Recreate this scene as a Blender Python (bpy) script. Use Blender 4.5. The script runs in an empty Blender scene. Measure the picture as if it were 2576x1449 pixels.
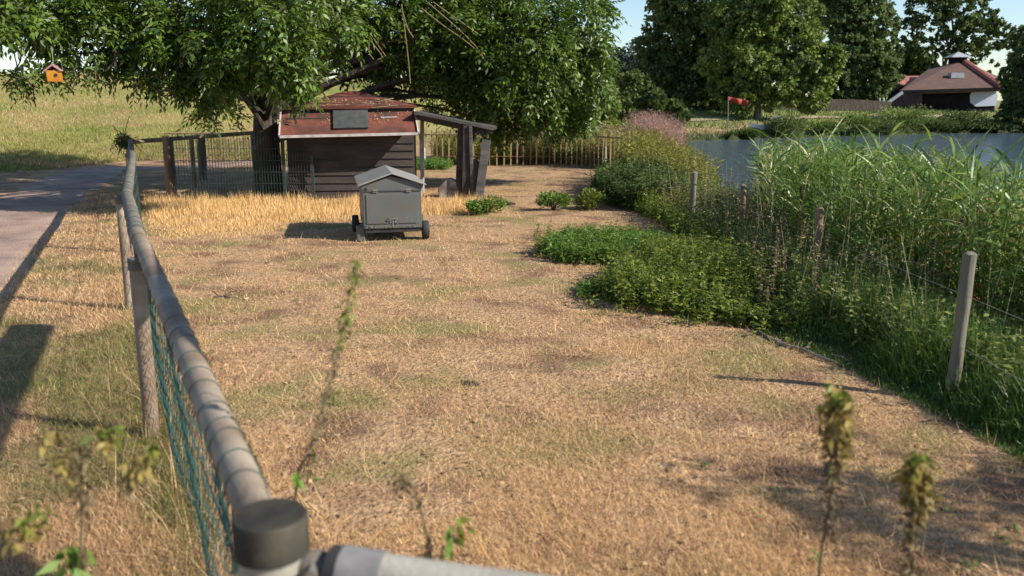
import bpy, bmesh, math, random
import numpy as np
from mathutils import Vector, Matrix
rng = np.random.default_rng(7)
random.seed(7)
PI = math.pi
scn = bpy.context.scene
C = scn.collection

# ------------------------------------------------------------------ camera, sky, sun, exposure
H, PITCH, F = 1.7, math.radians(12.4), 2150.0        # eye height, downward tilt, focal length in px of a 2576 px wide frame
cd = bpy.data.cameras.new('camera'); cam = bpy.data.objects.new('camera', cd); C.objects.link(cam)
cam.location = (0, 0, H); cam.rotation_euler = (PI/2 - PITCH, 0, 0)
cd.sensor_width = 36; cd.lens = 36*F/2576; cd.clip_end = 3000; cd.clip_start = 0.05
cd.dof.use_dof = True; cd.dof.focus_distance = 11.0; cd.dof.aperture_fstop = 2.8
scn.camera = cam
w = bpy.data.worlds.new('World'); scn.world = w; w.use_nodes = True
nt = w.node_tree; nt.nodes.clear()
sky = nt.nodes.new('ShaderNodeTexSky'); sky.sky_type = 'NISHITA'; sky.sun_disc = False
SUN_EL, SUN_AZ = math.radians(33), math.radians(109)
sky.sun_elevation = SUN_EL; sky.sun_rotation = SUN_AZ; sky.air_density = 1.0; sky.dust_density = 0.25; sky.ozone_density = 3.0
bg = nt.nodes.new('ShaderNodeBackground'); bg.inputs[1].default_value = 0.105
wo = nt.nodes.new('ShaderNodeOutputWorld')
nt.links.new(sky.outputs[0], bg.inputs[0]); nt.links.new(bg.outputs[0], wo.inputs[0])
sd = bpy.data.lights.new('sun', 'SUN'); sd.energy = 5.0; sd.angle = math.radians(0.5); sd.color = (1, .93, .82)
sun = bpy.data.objects.new('sun', sd); C.objects.link(sun)
SV = Vector((math.sin(SUN_AZ)*math.cos(SUN_EL), math.cos(SUN_AZ)*math.cos(SUN_EL), math.sin(SUN_EL)))
sun.rotation_euler = SV.to_track_quat('Z', 'Y').to_euler(); sun.location = SV*30
vs = scn.view_settings; vs.view_transform = 'Standard'; vs.look = 'None'; vs.exposure = 0.68; vs.gamma = 1; vs.use_curve_mapping = False
scn.cycles.max_bounces = 7; scn.cycles.transparent_max_bounces = 4; scn.cycles.use_denoising = True

# ------------------------------------------------------------------ helpers
def at(px, py, Y):                       # point at ground distance Y seen at that pixel
    a = (px-1288)/F; b = (724.5-py)/F
    d = Vector((a, math.cos(PITCH)+b*math.sin(PITCH), -math.sin(PITCH)+b*math.cos(PITCH)))
    return Vector((0, 0, H)) + d*(Y/d.y)
def atz(px, py, z=0.0):                  # point at height z seen at that pixel
    a = (px-1288)/F; b = (724.5-py)/F
    d = Vector((a, math.cos(PITCH)+b*math.sin(PITCH), -math.sin(PITCH)+b*math.cos(PITCH)))
    return Vector((0, 0, H)) + d*((z-H)/d.z)

def mat(name, c, rough=.8, c2=None, scale=8, c3=None, scale3=.6, bump=0, bscale=60, trans=0, island=False, metal=0, spec=None, coords='Object', stretch=None):
    m = bpy.data.materials.new(name); m.use_nodes = True
    t = m.node_tree; N = t.nodes; L = t.links; b = N['Principled BSDF']
    b.inputs['Roughness'].default_value = rough; b.inputs['Metallic'].default_value = metal
    if spec is not None: b.inputs['Specular IOR Level'].default_value = spec
    tc = N.new('ShaderNodeTexCoord'); vec = tc.outputs[coords]
    if stretch:
        mp = N.new('ShaderNodeMapping'); mp.inputs['Scale'].default_value = stretch; L.new(vec, mp.inputs[0]); vec = mp.outputs[0]
    def noise(s, det=5):
        n = N.new('ShaderNodeTexNoise'); n.inputs['Scale'].default_value = s; n.inputs['Detail'].default_value = det; L.new(vec, n.inputs['Vector']); return n.outputs['Fac']
    def ramp(f, lo, hi):
        r = N.new('ShaderNodeMapRange'); r.inputs[1].default_value = lo; r.inputs[2].default_value = hi; L.new(f, r.inputs[0]); return r.outputs[0]
    def mix(f, a, bcol):
        x = N.new('ShaderNodeMix'); x.data_type = 'RGBA'; L.new(f, x.inputs[0])
        for i, v in ((6, a), (7, bcol)):
            if isinstance(v, tuple): x.inputs[i].default_value = (*v, 1)
            else: L.new(v, x.inputs[i])
        return x.outputs[2]
    col = c
    if c2:
        if island:
            g = N.new('ShaderNodeNewGeometry'); col = mix(g.outputs['Random Per Island'], c, c2)
        else: col = mix(ramp(noise(scale), .35, .65), c, c2)
    if c3: col = mix(ramp(noise(scale3, 3), .42, .62), col, c3)
    if isinstance(col, tuple): b.inputs['Base Color'].default_value = (*col, 1)
    else: L.new(col, b.inputs['Base Color'])
    if bump:
        bp = N.new('ShaderNodeBump'); bp.inputs['Strength'].default_value = bump; bp.inputs['Distance'].default_value = .02
        L.new(noise(bscale), bp.inputs['Height']); L.new(bp.outputs[0], b.inputs['Normal'])
    if trans:
        tr = N.new('ShaderNodeBsdfTranslucent'); ms = N.new('ShaderNodeMixShader'); ms.inputs[0].default_value = trans
        if isinstance(col, tuple): tr.inputs[0].default_value = (*col, 1)
        else: L.new(col, tr.inputs[0])
        L.new(b.outputs[0], ms.inputs[1]); L.new(tr.outputs[0], ms.inputs[2]); L.new(ms.outputs[0], N['Material Output'].inputs[0])
    return m

def tag(o, label=None, cat=None, group=None, kind=None):
    if label: o['label'] = label
    if cat: o['category'] = cat
    if group: o['group'] = group
    if kind: o['kind'] = kind
    return o
def empty(name, loc, label, cat, group=None, rz=0):
    o = bpy.data.objects.new(name, None); C.objects.link(o); o.location = loc; o.rotation_euler = (0, 0, rz); o.empty_display_size = .1
    return tag(o, label, cat, group)
def link(name, me, m, parent=None):
    if m is not None: me.materials.append(m)
    o = bpy.data.objects.new(name, me); C.objects.link(o)
    if parent is not None:
        o.parent = parent
    return o
def local(root, o):                      # mesh built in world space, now child of root
    bpy.context.view_layer.update()
    o.matrix_parent_inverse = root.matrix_basis.inverted(); return o
def npmesh(name, V, faces_n, m, parent=None, smooth=False):   # V (n*k,3) in order, k verts per face
    V = np.asarray(V, dtype=np.float32).reshape(-1, 3); n = len(V)//faces_n
    me = bpy.data.meshes.new(name); me.vertices.add(len(V)); me.vertices.foreach_set('co', V.ravel())
    me.loops.add(len(V)); me.loops.foreach_set('vertex_index', np.arange(len(V), dtype=np.int32))
    me.polygons.add(n); me.polygons.foreach_set('loop_start', np.arange(n, dtype=np.int32)*faces_n)
    me.polygons.foreach_set('loop_total', np.full(n, faces_n, dtype=np.int32)); me.update(calc_edges=True)
    return link(name, me, m, parent)
class MB:
    def __init__(s): s.v = []; s.f = []
    def box(s, lo, hi, M=None):
        x0, y0, z0 = lo; x1, y1, z1 = hi
        P = [(x0,y0,z0),(x1,y0,z0),(x1,y1,z0),(x0,y1,z0),(x0,y0,z1),(x1,y0,z1),(x1,y1,z1),(x0,y1,z1)]
        s.poly(P, [(0,3,2,1),(4,5,6,7),(0,1,5,4),(1,2,6,5),(2,3,7,6),(3,0,4,7)], M)
    def poly(s, P, Fs, M=None):
        k = len(s.v)
        s.v += [tuple(M @ Vector(p)) if M is not None else tuple(p) for p in P]; s.f += [tuple(k+i for i in f) for f in Fs]
    def tube(s, pts, r, n=8, cap=True):
        pts = [Vector(p) for p in pts]; R = r if isinstance(r, (list, tuple)) else [r]*len(pts); k = len(s.v); u = None
        for i, p in enumerate(pts):
            d = (pts[min(i+1, len(pts)-1)] - pts[max(i-1, 0)]).normalized()
            if u is None: u = d.orthogonal().normalized()
            u = (u - d*u.dot(d))
            u = u.normalized() if u.length > 1e-5 else d.orthogonal().normalized()
            v = d.cross(u)
            for j in range(n):
                a = 2*PI*j/n; s.v.append(tuple(p + (u*math.cos(a)+v*math.sin(a))*R[i]))
        for i in range(len(pts)-1):
            for j in range(n):
                a = k+i*n+j; b = k+i*n+(j+1) % n; s.f.append((a, b, b+n, a+n))
        if cap: s.f.append(tuple(k+j for j in range(n))[::-1]); s.f.append(tuple(k+(len(pts)-1)*n+j for j in range(n)))
    def bar(s, a, b, w, t):              # rectangular bar between two points
        a = Vector(a); b = Vector(b); d = (b-a).normalized(); up = Vector((0,0,1)) if abs(d.z) < .9 else Vector((0,1,0))
        u = d.cross(up).normalized(); v = u.cross(d).normalized()
        P = [p + u*(sx*w/2) + v*(sz*t/2) for p in (a, b) for sx, sz in ((-1,-1),(1,-1),(1,1),(-1,1))]
        s.poly(P, [(0,1,2,3),(7,6,5,4),(0,4,5,1),(1,5,6,2),(2,6,7,3),(3,7,4,0)])
    def build(s, name, m, parent=None, bevel=0, smooth=False, seg=2):
        me = bpy.data.meshes.new(name); me.from_pydata(s.v, [], s.f); me.update()
        if True:
            bm = bmesh.new(); bm.from_mesh(me)
            bmesh.ops.recalc_face_normals(bm, faces=bm.faces); bm.to_mesh(me); bm.free()
        o = link(name, me, m, parent)
        if smooth:
            for p in me.polygons: p.use_smooth = True
            me.set_sharp_from_angle(angle=math.radians(50))
        if bevel:
            b = o.modifiers.new('bevel', 'BEVEL'); b.width = bevel; b.segments = seg; b.limit_method = 'ANGLE'
        return o
def wobble(me, amp, sc, seed=0):
    from mathutils import noise
    for v in me.vertices:
        v.co += noise.noise_vector(v.co*sc + Vector((seed, 0, 0)))*amp

# ------------------------------------------------------------------ leaf / blade generators (numpy)
def unit(a): return a/np.maximum(np.linalg.norm(a, axis=-1, keepdims=True), 1e-9)
def leaves(P, D, Nn, Ln, Wd):            # diamond leaves: base P, direction D, face normal Nn -> quads, creased a little
    D = unit(D); S = unit(np.cross(D, Nn)); Nn = np.cross(S, D)
    Ln = np.broadcast_to(Ln, (len(P),))[:, None]; Wd = np.broadcast_to(Wd, (len(P),))[:, None]
    mid = P + D*Ln*.42
    return np.stack([P, mid + S*Wd*.5 + Nn*Wd*.12, P + D*Ln - Nn*Ln*.12, mid - S*Wd*.5 + Nn*Wd*.12], 1)
def compound(P, D, n, Ln, leaflet, wid, r):   # pinnate leaves with n leaflets each
    k = len(P); D = unit(D); up = np.tile([0, 0, 1.], (k, 1)) + r.normal(0, .35, (k, 3)); S = unit(np.cross(D, up)); Nn = np.cross(S, D)
    out = []
    for i in range(n):
        side = 0 if i == n-1 else (1 if i % 2 else -1); t = (i//2+1)/((n+1)//2)
        base = P + D*(Ln*t)[:, None] - np.array([0, 0, 1.])*(Ln*t*t*.35)[:, None]
        dd = D*(.55 if side else 1) + S*side + r.normal(0, .18, (k, 3)) - np.array([0, 0, .28])
        out.append(leaves(base, dd, Nn + r.normal(0, .35, (k, 3)), leaflet*r.uniform(.75, 1.15, k), wid*r.uniform(.8, 1.2, k)))
    return np.concatenate(out)
def blades(P, Ln, Wd, lean, r):          # three-vertex tapering blades
    k = len(P); a = r.uniform(0, 2*PI, k); t = lean*r.uniform(.3, 1.3, k)
    d = np.stack([np.sin(t)*np.cos(a), np.sin(t)*np.sin(a), np.cos(t)], 1)
    b = r.uniform(0, 2*PI, k); s = np.stack([np.cos(b), np.sin(b), np.zeros(k)], 1)*(Wd*.5)[:, None]
    return np.stack([P-s, P+s, P+d*Ln[:, None]], 1)
def arcblades(P, D, Ln, Wd, droop, r):   # long blades in three bent pieces: returns quads
    k = len(P); D = unit(D); S = unit(np.cross(D, np.tile([0, 0, 1.], (k, 1)) + r.normal(0, .4, (k, 3)))); out = []; p = P; d = D
    wds = [.55, 1, .7, .06]
    for i in range(3):
        q = p + d*(Ln/3)[:, None]
        out.append(np.stack([p - S*(Wd*wds[i]/2)[:, None], p + S*(Wd*wds[i]/2)[:, None], q + S*(Wd*wds[i+1]/2)[:, None], q - S*(Wd*wds[i+1]/2)[:, None]], 1))
        p = q; d = unit(d - np.array([0, 0, 1.])*droop[:, None])
    return np.concatenate(out)
def inpoly(x, y, poly):
    c = np.zeros(len(x), bool); n = len(poly)
    for i in range(n):
        x0, y0 = poly[i]; x1, y1 = poly[(i+1) % n]
        m = ((y0 > y) != (y1 > y)) & (x < (x1-x0)*(y-y0)/((y1-y0) or 1e-9) + x0); c ^= m
    return c

# ------------------------------------------------------------------ terrain
def sm(t): t = np.clip(t, 0, 1); return t*t*(3-2*t)
def shore(Y): return np.interp(Y, [-20, 3, 10, 16, 26, 48, 52, 400], [4.3, 4.2, 4.3, 4.6, 5.6, 9.6, 10.5, 10.5])
def far(x): return 48 + np.clip(x-9.9, -6, 300)*.53
def terr(x, Y):
    x = np.asarray(x, float); Y = np.asarray(Y, float)
    foot = np.interp(x, [-60, -30, -13, -9, 0, 12, 60], [2, 8, 17.5, 22.5, 27, 45, 70])
    z = 2.95*sm((Y-foot)/(30+np.clip((x+20)*.5, 0, 60)))*sm((4-x)/12)
    z = z + .05*np.sin(x*.7+Y*.5)*sm((Y-18)/6)
    inw = np.minimum(x-shore(Y), (far(x)-Y)*.9)             # >0 in the lake
    d = np.where(inw > 0, -sm(inw/1.2)*.9, 0)
    near = sm((x-shore(Y)+1.6)/1.7)*(Y < far(x)+20)
    z = z - .48*near*sm((far(x)+1.5-Y)/3) + d
    z = z + 1.0*sm((Y-far(x)-.4)/14)*sm((x-6)/6) - .45*np.where((inw <= 0) & (x > 6), sm(1-(Y-far(x))/3), 0)*(Y > far(x))
    return z
def grid(name, xs, ys, m, zf, **kw):
    X, Yg = np.meshgrid(xs, ys); Z = zf(X, Yg); V = np.stack([X, Yg, Z], -1).reshape(-1, 3); nx = len(xs)
    i = (np.arange(len(ys)-1)[:, None]*nx + np.arange(nx-1)[None]).ravel()
    Fc = np.stack([i, i+1, i+1+nx, i+nx], 1)
    me = bpy.data.meshes.new(name); me.from_pydata(V.tolist(), [], Fc.tolist()); me.update()
    for p in me.polygons: p.use_smooth = True
    return tag(link(name, me, m), **kw)
def gmat():
    m = bpy.data.materials.new('dry_ground'); m.use_nodes = True; t = m.node_tree; N = t.nodes; L = t.links; b = N['Principled BSDF']
    b.inputs['Roughness'].default_value = .95; b.inputs['Specular IOR Level'].default_value = .15
    g = N.new('ShaderNodeNewGeometry').outputs['Position']
    def noise(s, d=5, off=0):
        n = N.new('ShaderNodeTexNoise'); n.inputs['Scale'].default_value = s; n.inputs['Detail'].default_value = d
        mp = N.new('ShaderNodeMapping'); mp.inputs['Location'].default_value = (off, off, 0); L.new(g, mp.inputs[0]); L.new(mp.outputs[0], n.inputs['Vector']); return n.outputs['Fac']
    def ramp(f, lo, hi):
        r = N.new('ShaderNodeMapRange'); r.inputs[1].default_value = lo; r.inputs[2].default_value = hi; L.new(f, r.inputs[0]); return r.outputs[0]
    def mix(f, a, c):
        x = N.new('ShaderNodeMix'); x.data_type = 'RGBA'; L.new(f, x.inputs[0])
        for i, v in ((6, a), (7, c)):
            if isinstance(v, tuple): x.inputs[i].default_value = (*v, 1)
            else: L.new(v, x.inputs[i])
        return x.outputs[2]
    c = mix(ramp(noise(22), .3, .7), (.25, .15, .08), (.56, .36, .20))
    c = mix(ramp(noise(1.9, 8, 9), .5, .64), c, (.21, .12, .075))
    c = mix(ramp(noise(1.3, 8, 31), .52, .66), c, (.22, .19, .075))
    # greener on the dike and near the water
    s = N.new('ShaderNodeSeparateXYZ'); L.new(g, s.inputs[0])
    z1 = ramp(s.outputs['Z'], .05, .5)
    dk = mix(ramp(noise(.35, 5, 3), .46, .6), (.28, .24, .085), (.17, .19, .045))
    dk = mix(ramp(noise(.9, 6, 13), .55, .75), dk, (.30, .19, .10))
    c = mix(z1, c, dk)
    z2 = ramp(s.outputs['Z'], -.04, -.25); c = mix(z2, c, (.05, .055, .022))
    L.new(c, b.inputs['Base Color'])
    bp = N.new('ShaderNodeBump'); bp.inputs['Strength'].default_value = .9; bp.inputs['Distance'].default_value = .03
    L.new(noise(45, 6), bp.inputs['Height']); L.new(bp.outputs[0], b.inputs['Normal'])
    return m
G = gmat()
xs = np.concatenate([np.linspace(-900, -75, 12), np.linspace(-70, -20, 34), np.linspace(-19, 14, 130), np.linspace(14.6, 80, 70), np.linspace(85, 900, 14)])
ys = np.concatenate([np.linspace(-60, -2, 12), np.linspace(-1, 34, 140), np.linspace(34.6, 100, 90), np.linspace(106, 2000, 16)])
def bumpy(x, y): return terr(x, y) + .012*np.sin(x*5.1+2*np.sin(y*1.7))*np.sin(y*4.3+x) * (np.abs(x) < 15)
grid('ground', xs, ys, G, bumpy, kind='structure')

# path of worn pale paving along the fence
pm = mat('path_paving', (.31, .205, .155), .95, (.21, .14, .11), 3, (.38, .26, .195), 1.3, bump=1, bscale=40)
cl = [(-1.6, -3), (-3.0, 2.5), (-4.9, 6.65), (-6.4, 10.2), (-7.9, 14), (-9.15, 17.5), (-9.9, 20), (-10.0, 21.6), (-9.2, 22.7), (-7.5, 23.4), (-4, 24.2), (0, 25)]
def smooth(pts, n=10):
    out = []
    P = [Vector(p) for p in pts]; P = [P[0]*2-P[1]] + P + [P[-1]*2-P[-2]]
    for i in range(1, len(P)-2):
        for j in range(n):
            t = j/n; a, b, c, d = P[i-1:i+3]
            out.append(.5*((2*b)+(c-a)*t+(2*a-5*b+4*c-d)*t*t+(3*b-a-3*c+d)*t**3))
    return out + [P[-2]]
pl = smooth(cl, 12); V = []; Fc = []
for i, p in enumerate(pl):
    d = (pl[min(i+1, len(pl)-1)]-pl[max(i-1, 0)]).normalized(); nrm = Vector((-d.y, d.x)); wdt = .72
    for j in range(7):
        s = (j/3-1)*(wdt + (.05*math.sin(i*1.3)+.04*math.sin(i*.61+2) if j in (0, 6) else 0)); q = p + nrm*s
        V.append((q.x, q.y, float(terr(q.x, q.y)) + .022 + (.0 if j not in (0, 6) else -.02)))
for i in range(len(pl)-1):
    for j in range(6):
        a = i*7+j; Fc.append((a, a+1, a+8, a+7))
me = bpy.data.meshes.new('path'); me.from_pydata(V, [], Fc); me.update(); tag(link('path', me, pm), kind='structure')
pathx = lambda Y: np.interp(Y, [-3, 2.5, 6.65, 10.2, 14, 17.5, 20, 21.6], [-1.6, -3.0, -4.9, -6.4, -7.9, -9.15, -9.9, -10.0])

# water
wm = bpy.data.materials.new('lake_water'); wm.use_nodes = True; t = wm.node_tree; b = t.nodes['Principled BSDF']
b.inputs['Base Color'].default_value = (.075, .115, .15, 1); b.inputs['Roughness'].default_value = .12; b.inputs['IOR'].default_value = 1.33; b.inputs['Specular IOR Level'].default_value = .8
g = t.nodes.new('ShaderNodeNewGeometry'); mp = t.nodes.new('ShaderNodeMapping'); mp.inputs['Scale'].default_value = (1, .5, 1)
n1 = t.nodes.new('ShaderNodeTexNoise'); n1.inputs['Scale'].default_value = 3.2; n1.inputs['Detail'].default_value = 4
bp = t.nodes.new('ShaderNodeBump'); bp.inputs['Strength'].default_value = .5; bp.inputs['Distance'].default_value = .15
t.links.new(g.outputs['Position'], mp.inputs[0]); t.links.new(mp.outputs[0], n1.inputs['Vector']); t.links.new(n1.outputs['Fac'], bp.inputs['Height']); t.links.new(bp.outputs[0], b.inputs['Normal'])
me = bpy.data.meshes.new('lake_water'); me.from_pydata([(3.4, -30, -.5), (140, -30, -.5), (140, 122, -.5), (3.4, 52, -.5)], [], [(0, 1, 2, 3)]); me.update(); tag(link('lake_water', me, wm), kind='structure')

# ------------------------------------------------------------------ materials
M = {}
M['leafA'] = mat('ash_leaf', (.03, .066, .010), .45, (.15, .235, .03), island=True, trans=.34, spec=.5)
M['leafdark'] = mat('dark_leaf', (.08, .12, .04), .6, (.20, .26, .08), island=True, trans=.36, spec=.25, c3=(.11, .155, .055), scale3=.45)
M['leafmid'] = mat('mid_leaf', (.06, .095, .025), .6, (.17, .22, .06), island=True, trans=.3, spec=.25, c3=(.07, .11, .03), scale3=.5)
M['leaflight'] = mat('willow_leaf', (.11, .16, .03), .6, (.28, .35, .08), island=True, trans=.3, spec=.25, c3=(.11, .16, .045), scale3=.4)
M['leaffar'] = mat('hazed_far_leaf', (.03, .05, .045), .7, (.06, .085, .07), island=True, trans=.2, spec=.2)  # bluish haze of distance is put into this leaf colour
M['nettle'] = mat('nettle_leaf', (.08, .115, .014), .55, (.23, .27, .035), island=True, trans=.35)
M['nettlegreen'] = mat('young_nettle_leaf', (.065, .14, .018), .55, (.17, .28, .04), island=True, trans=.35)
M['weed'] = mat('weed_leaf', (.075, .11, .022), .6, (.26, .30, .07), island=True, trans=.3)
M['weedbrown'] = mat('seeding_weed', (.13, .09, .05), .8, (.22, .17, .08), island=True, trans=.2)
M['willowherb'] = mat('yellow_green_leaf', (.14, .15, .025), .6, (.30, .27, .05), island=True, trans=.3)
M['pink'] = mat('pink_flower_spike', (.30, .16, .14), .8, (.42, .27, .20), island=True, trans=.2)
M['reed'] = mat('reed_leaf', (.06, .12, .02), .45, (.24, .34, .07), island=True, trans=.35)
M['green_grass'] = mat('lush_grass_blade', (.04, .10, .015), .5, (.13, .22, .035), island=True, trans=.3)
M['straw'] = mat('straw_blade', (.39, .23, .105), .8, (.88, .61, .34), island=True, trans=.25, spec=.2)
M['gold'] = mat('golden_straw_blade', (.52, .32, .12), .8, (.90, .62, .29), island=True, trans=.25, spec=.2)
M['dikedry'] = mat('dike_tan_blade', (.26, .18, .08), .8, (.55, .40, .20), island=True, trans=.25, spec=.2)
M['dike'] = mat('dike_green_blade', (.13, .15, .035), .8, (.34, .33, .09), island=True, trans=.25, spec=.2)
M['verge'] = mat('verge_blade', (.10, .14, .035), .7, (.42, .34, .14), island=True, trans=.25, spec=.2)
M['bark'] = mat('dark_bark', (.035, .027, .02), .95, (.08, .065, .05), 9, bump=1, bscale=22, stretch=(1, 1, .25))
M['barkl'] = mat('grey_bark', (.10, .085, .065), .95, (.19, .165, .13), 6, bump=.8, bscale=14, stretch=(1, 1, .3))
M['twig'] = mat('dry_twig', (.16, .12, .055), .9, (.26, .20, .09), 12)
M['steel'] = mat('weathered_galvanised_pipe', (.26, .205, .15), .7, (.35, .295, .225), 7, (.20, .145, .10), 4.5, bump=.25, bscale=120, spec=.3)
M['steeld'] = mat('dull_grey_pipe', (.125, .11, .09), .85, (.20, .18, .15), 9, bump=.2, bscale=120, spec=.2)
M['steell'] = mat('pale_weathered_pipe', (.27, .255, .215), .7, (.36, .34, .29), 7, (.22, .21, .17), 4, bump=.2, bscale=90, spec=.25)
M['capm'] = mat('dusty_black_plastic', (.016, .015, .014), .65, (.03, .028, .024), 14, (.055, .048, .034), 11, bump=.1, bscale=90, spec=.25)
M['clamp'] = mat('grey_cast_clamp', (.19, .18, .17), .5, (.27, .26, .245), 20, metal=.15)
M['gwire'] = mat('green_coated_wire', (.010, .042, .036), .5, (.03, .085, .075), 30)
M['gwired'] = mat('dark_green_panel_wire', (.02, .035, .03), .55, (.035, .05, .045), 20)
M['wwire'] = mat('bare_wire', (.3, .3, .29), .4, metal=.6)
M['postw'] = mat('grey_weathered_wood', (.17, .15, .12), .9, (.29, .26, .21), 14, (.11, .11, .07), 3, bump=.8, bscale=40, stretch=(1, 1, .12))
M['postb'] = mat('brown_weathered_wood', (.15, .10, .06), .9, (.30, .20, .12), 12, bump=.8, bscale=40, stretch=(1, 1, .15))
M['black'] = mat('tarred_dark_board', (.028, .021, .018), .85, (.062, .046, .039), 7, bump=.5, bscale=35, stretch=(.3, 1, 1))
M['porch'] = mat('dark_grey_boards', (.055, .05, .045), .9, (.11, .10, .09), 9, bump=.6, bscale=30, stretch=(.2, 1, 1))
M['red'] = mat('red_roofing_felt', (.15, .042, .028), .9, (.235, .075, .05), 14, (.085, .035, .026), 3.5, bump=.8, bscale=130)
M['trim'] = mat('pale_painted_trim', (.55, .52, .50), .6, (.38, .35, .33), 9)
M['slab'] = mat('dark_slate_panel', (.05, .055, .06), .5, (.085, .09, .09), 8, bump=.3)
M['cart'] = mat('grey_plastic_panel', (.085, .095, .092), .5, (.105, .115, .11), 3, (.10, .095, .08), 6, bump=.08, bscale=200)
M['cartlid'] = mat('dusty_grey_lid', (.20, .19, .175), .6, (.26, .245, .225), 6, bump=.08)
M['tyre'] = mat('black_rubber', (.014, .014, .016), .75, (.03, .028, .026), 20)
M['stone'] = mat('pale_worn_wood', (.26, .225, .21), .9, (.36, .31, .28), 9, (.12, .08, .07), 5, bump=.5)
M['rust'] = mat('red_brown_wood', (.07, .03, .022), .9, (.11, .05, .035), 9, bump=.5)
M['white'] = mat('white_paint', (.75, .76, .74), .5, (.6, .6, .58), 9)
M['drylf'] = mat('dry_brown_leaf', (.22, .12, .06), .8, (.50, .34, .18), island=True, trans=.2)
M['verge2'] = mat('rosette_leaf', (.07, .13, .03), .6, (.18, .25, .06), island=True, trans=.2)
M['drylf2'] = mat('dead_reed_blade', (.30, .25, .12), .7, (.55, .48, .27), island=True, trans=.3)
M['tassel'] = mat('yellow_seed_tassel', (.20, .15, .04), .8, (.40, .31, .09), island=True, trans=.35)
M['pale'] = mat('pale_split_stake', (.22, .17, .09), .9, (.42, .33, .19), island=True)
M['houseroof'] = mat('brown_tiled_roof', (.085, .042, .032), .9, (.13, .07, .055), 5, bump=1, bscale=9, stretch=(.3, 1, 3))
M['houseridge'] = mat('red_tiles', (.30, .095, .07), .85, (.38, .14, .10), 6, bump=.6, bscale=12)
M['housewall'] = mat('dark_timber_wall', (.010, .009, .012), .95, (.018, .016, .018), 2, spec=.05)
M['housepanel'] = mat('pale_blue_panel', (.42, .47, .58), .7, (.38, .42, .52), 2)
M['zinc'] = mat('grey_lead', (.25, .27, .3), .6, (.35, .36, .38), 4)
M['orange'] = mat('orange_flag_cloth', (.42, .08, .035), .8, (.32, .05, .03), 5, trans=.3)
M['yellow'] = mat('orange_yellow_painted_wood', (.50, .22, .015), .6, (.42, .15, .012), 9)
M['pinkroof'] = mat('faded_pink_board', (.42, .25, .26), .7, (.30, .12, .12), 9)

# ------------------------------------------------------------------ trees
def tree(name, base, r0, lobes, n_leaf, leaf, label, cat='tree', group=None, lm='leafdark', bm_='bark', comp=False, forks=None, seed=1, branches=40, wid=.45, trunk_pts=None, droop=.3, sub=5):
    r = np.random.default_rng(seed); root = empty(name, base, label, cat, group); b = Vector(base)
    lobes = np.array([(*l[:3], *(l[3:] if len(l) == 6 else (l[3], l[3], l[3]*.85))) for l in lobes], float)
    cen = lobes[:, :3].mean(0)
    vol = lobes[:, 3]*lobes[:, 5]; pr = vol/vol.sum()
    nc = max(60, n_leaf//(26 if not comp else 9))
    li = r.choice(len(lobes), nc, p=pr); u = unit(r.normal(size=(nc, 3))); rad = r.uniform(.25, 1.03, nc)**.55
    Cc = lobes[li, :3] + u*rad[:, None]*lobes[li, 3:6]
    per = n_leaf//nc; csz = (np.sqrt(vol[li])*.17).clip(.12, 1.3)
    P = np.repeat(Cc, per, 0) + unit(r.normal(size=(nc*per, 3)))*(r.uniform(0, 1, (nc*per, 1))**.6)*np.repeat(csz, per)[:, None]*np.array([1, 1, .7])
    out = np.repeat(unit(Cc-lobes[li, :3]+.001), per, 0)
    D = out*.6 + unit(r.normal(size=P.shape))*.8 + np.array([0, 0, -droop])
    if comp: Q = compound(P, D, comp, leaf*r.uniform(1.6, 2.6, len(P)), leaf, leaf*wid, r)
    else: Q = leaves(P, D, r.normal(size=P.shape)+np.array([0, 0, .7]), leaf*r.uniform(.7, 1.3, len(P)), leaf*wid*2*r.uniform(.7, 1.2, len(P)))
    local(root, npmesh('crown', Q.reshape(-1, 3), 4, M[lm], root))
    mb = MB(); top = Vector(cen)
    tp = [Vector(p) for p in (trunk_pts or [b + Vector((0, 0, -.15)), b.lerp(Vector((cen[0], cen[1], b.z)), .1) + Vector((0, 0, (cen[2]-b.z)*.35)), Vector((cen[0], cen[1], cen[2]+lobes[:, 5].max()*.3))])]
    tps = [Vector(p) for p in smooth(tp, 5)]; nn = len(tps)
    mb.tube(tps, [max(.02, r0*(1.25 if i == 0 else 1-.75*i/(nn-1))) for i in range(nn)], 12)
    # limbs to lobes, twigs to clusters
    for l in lobes:
        e = Vector(l[:3]); k = max(range(nn), key=lambda i: -abs(tps[i].z-(b.z+(e.z-b.z)*.62)) ); s = tps[k]
        md = s.lerp(e, .5) + Vector((r.normal()*.1, r.normal()*.1, (e-s).length*.12))
        mb.tube(smooth([s, md, e], 4), [r0*(.2 if comp else .3)*(1-.8*i/8) for i in range(9)], 6, False)
    for i in r.choice(nc, min(branches, nc), replace=False):
        s = Vector(lobes[li[i], :3]); e = Vector(Cc[i]); md = s.lerp(e, .5) + Vector((0, 0, .12*(e-s).length))
        rr = max(.008, r0*.08)
        mb.tube(smooth([s, md, e], 3), [rr*(1-.7*j/6) for j in range(7)], 4, False)
    tr = mb.build('trunk', M[bm_], root, smooth=True); wobble(tr.data, r0*.12, 2.0/r0*.25, seed); local(root, tr)
    return root
def lob(px, py, Y, rpx, sq=1.0):          # a crown lobe about that size in the picture, at distance Y
    c = at(px, py, Y); s = rpx/F*math.hypot(Y, c.x*.3); return (c.x, c.y, c.z, s, s*1.1, s*sq)

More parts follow.
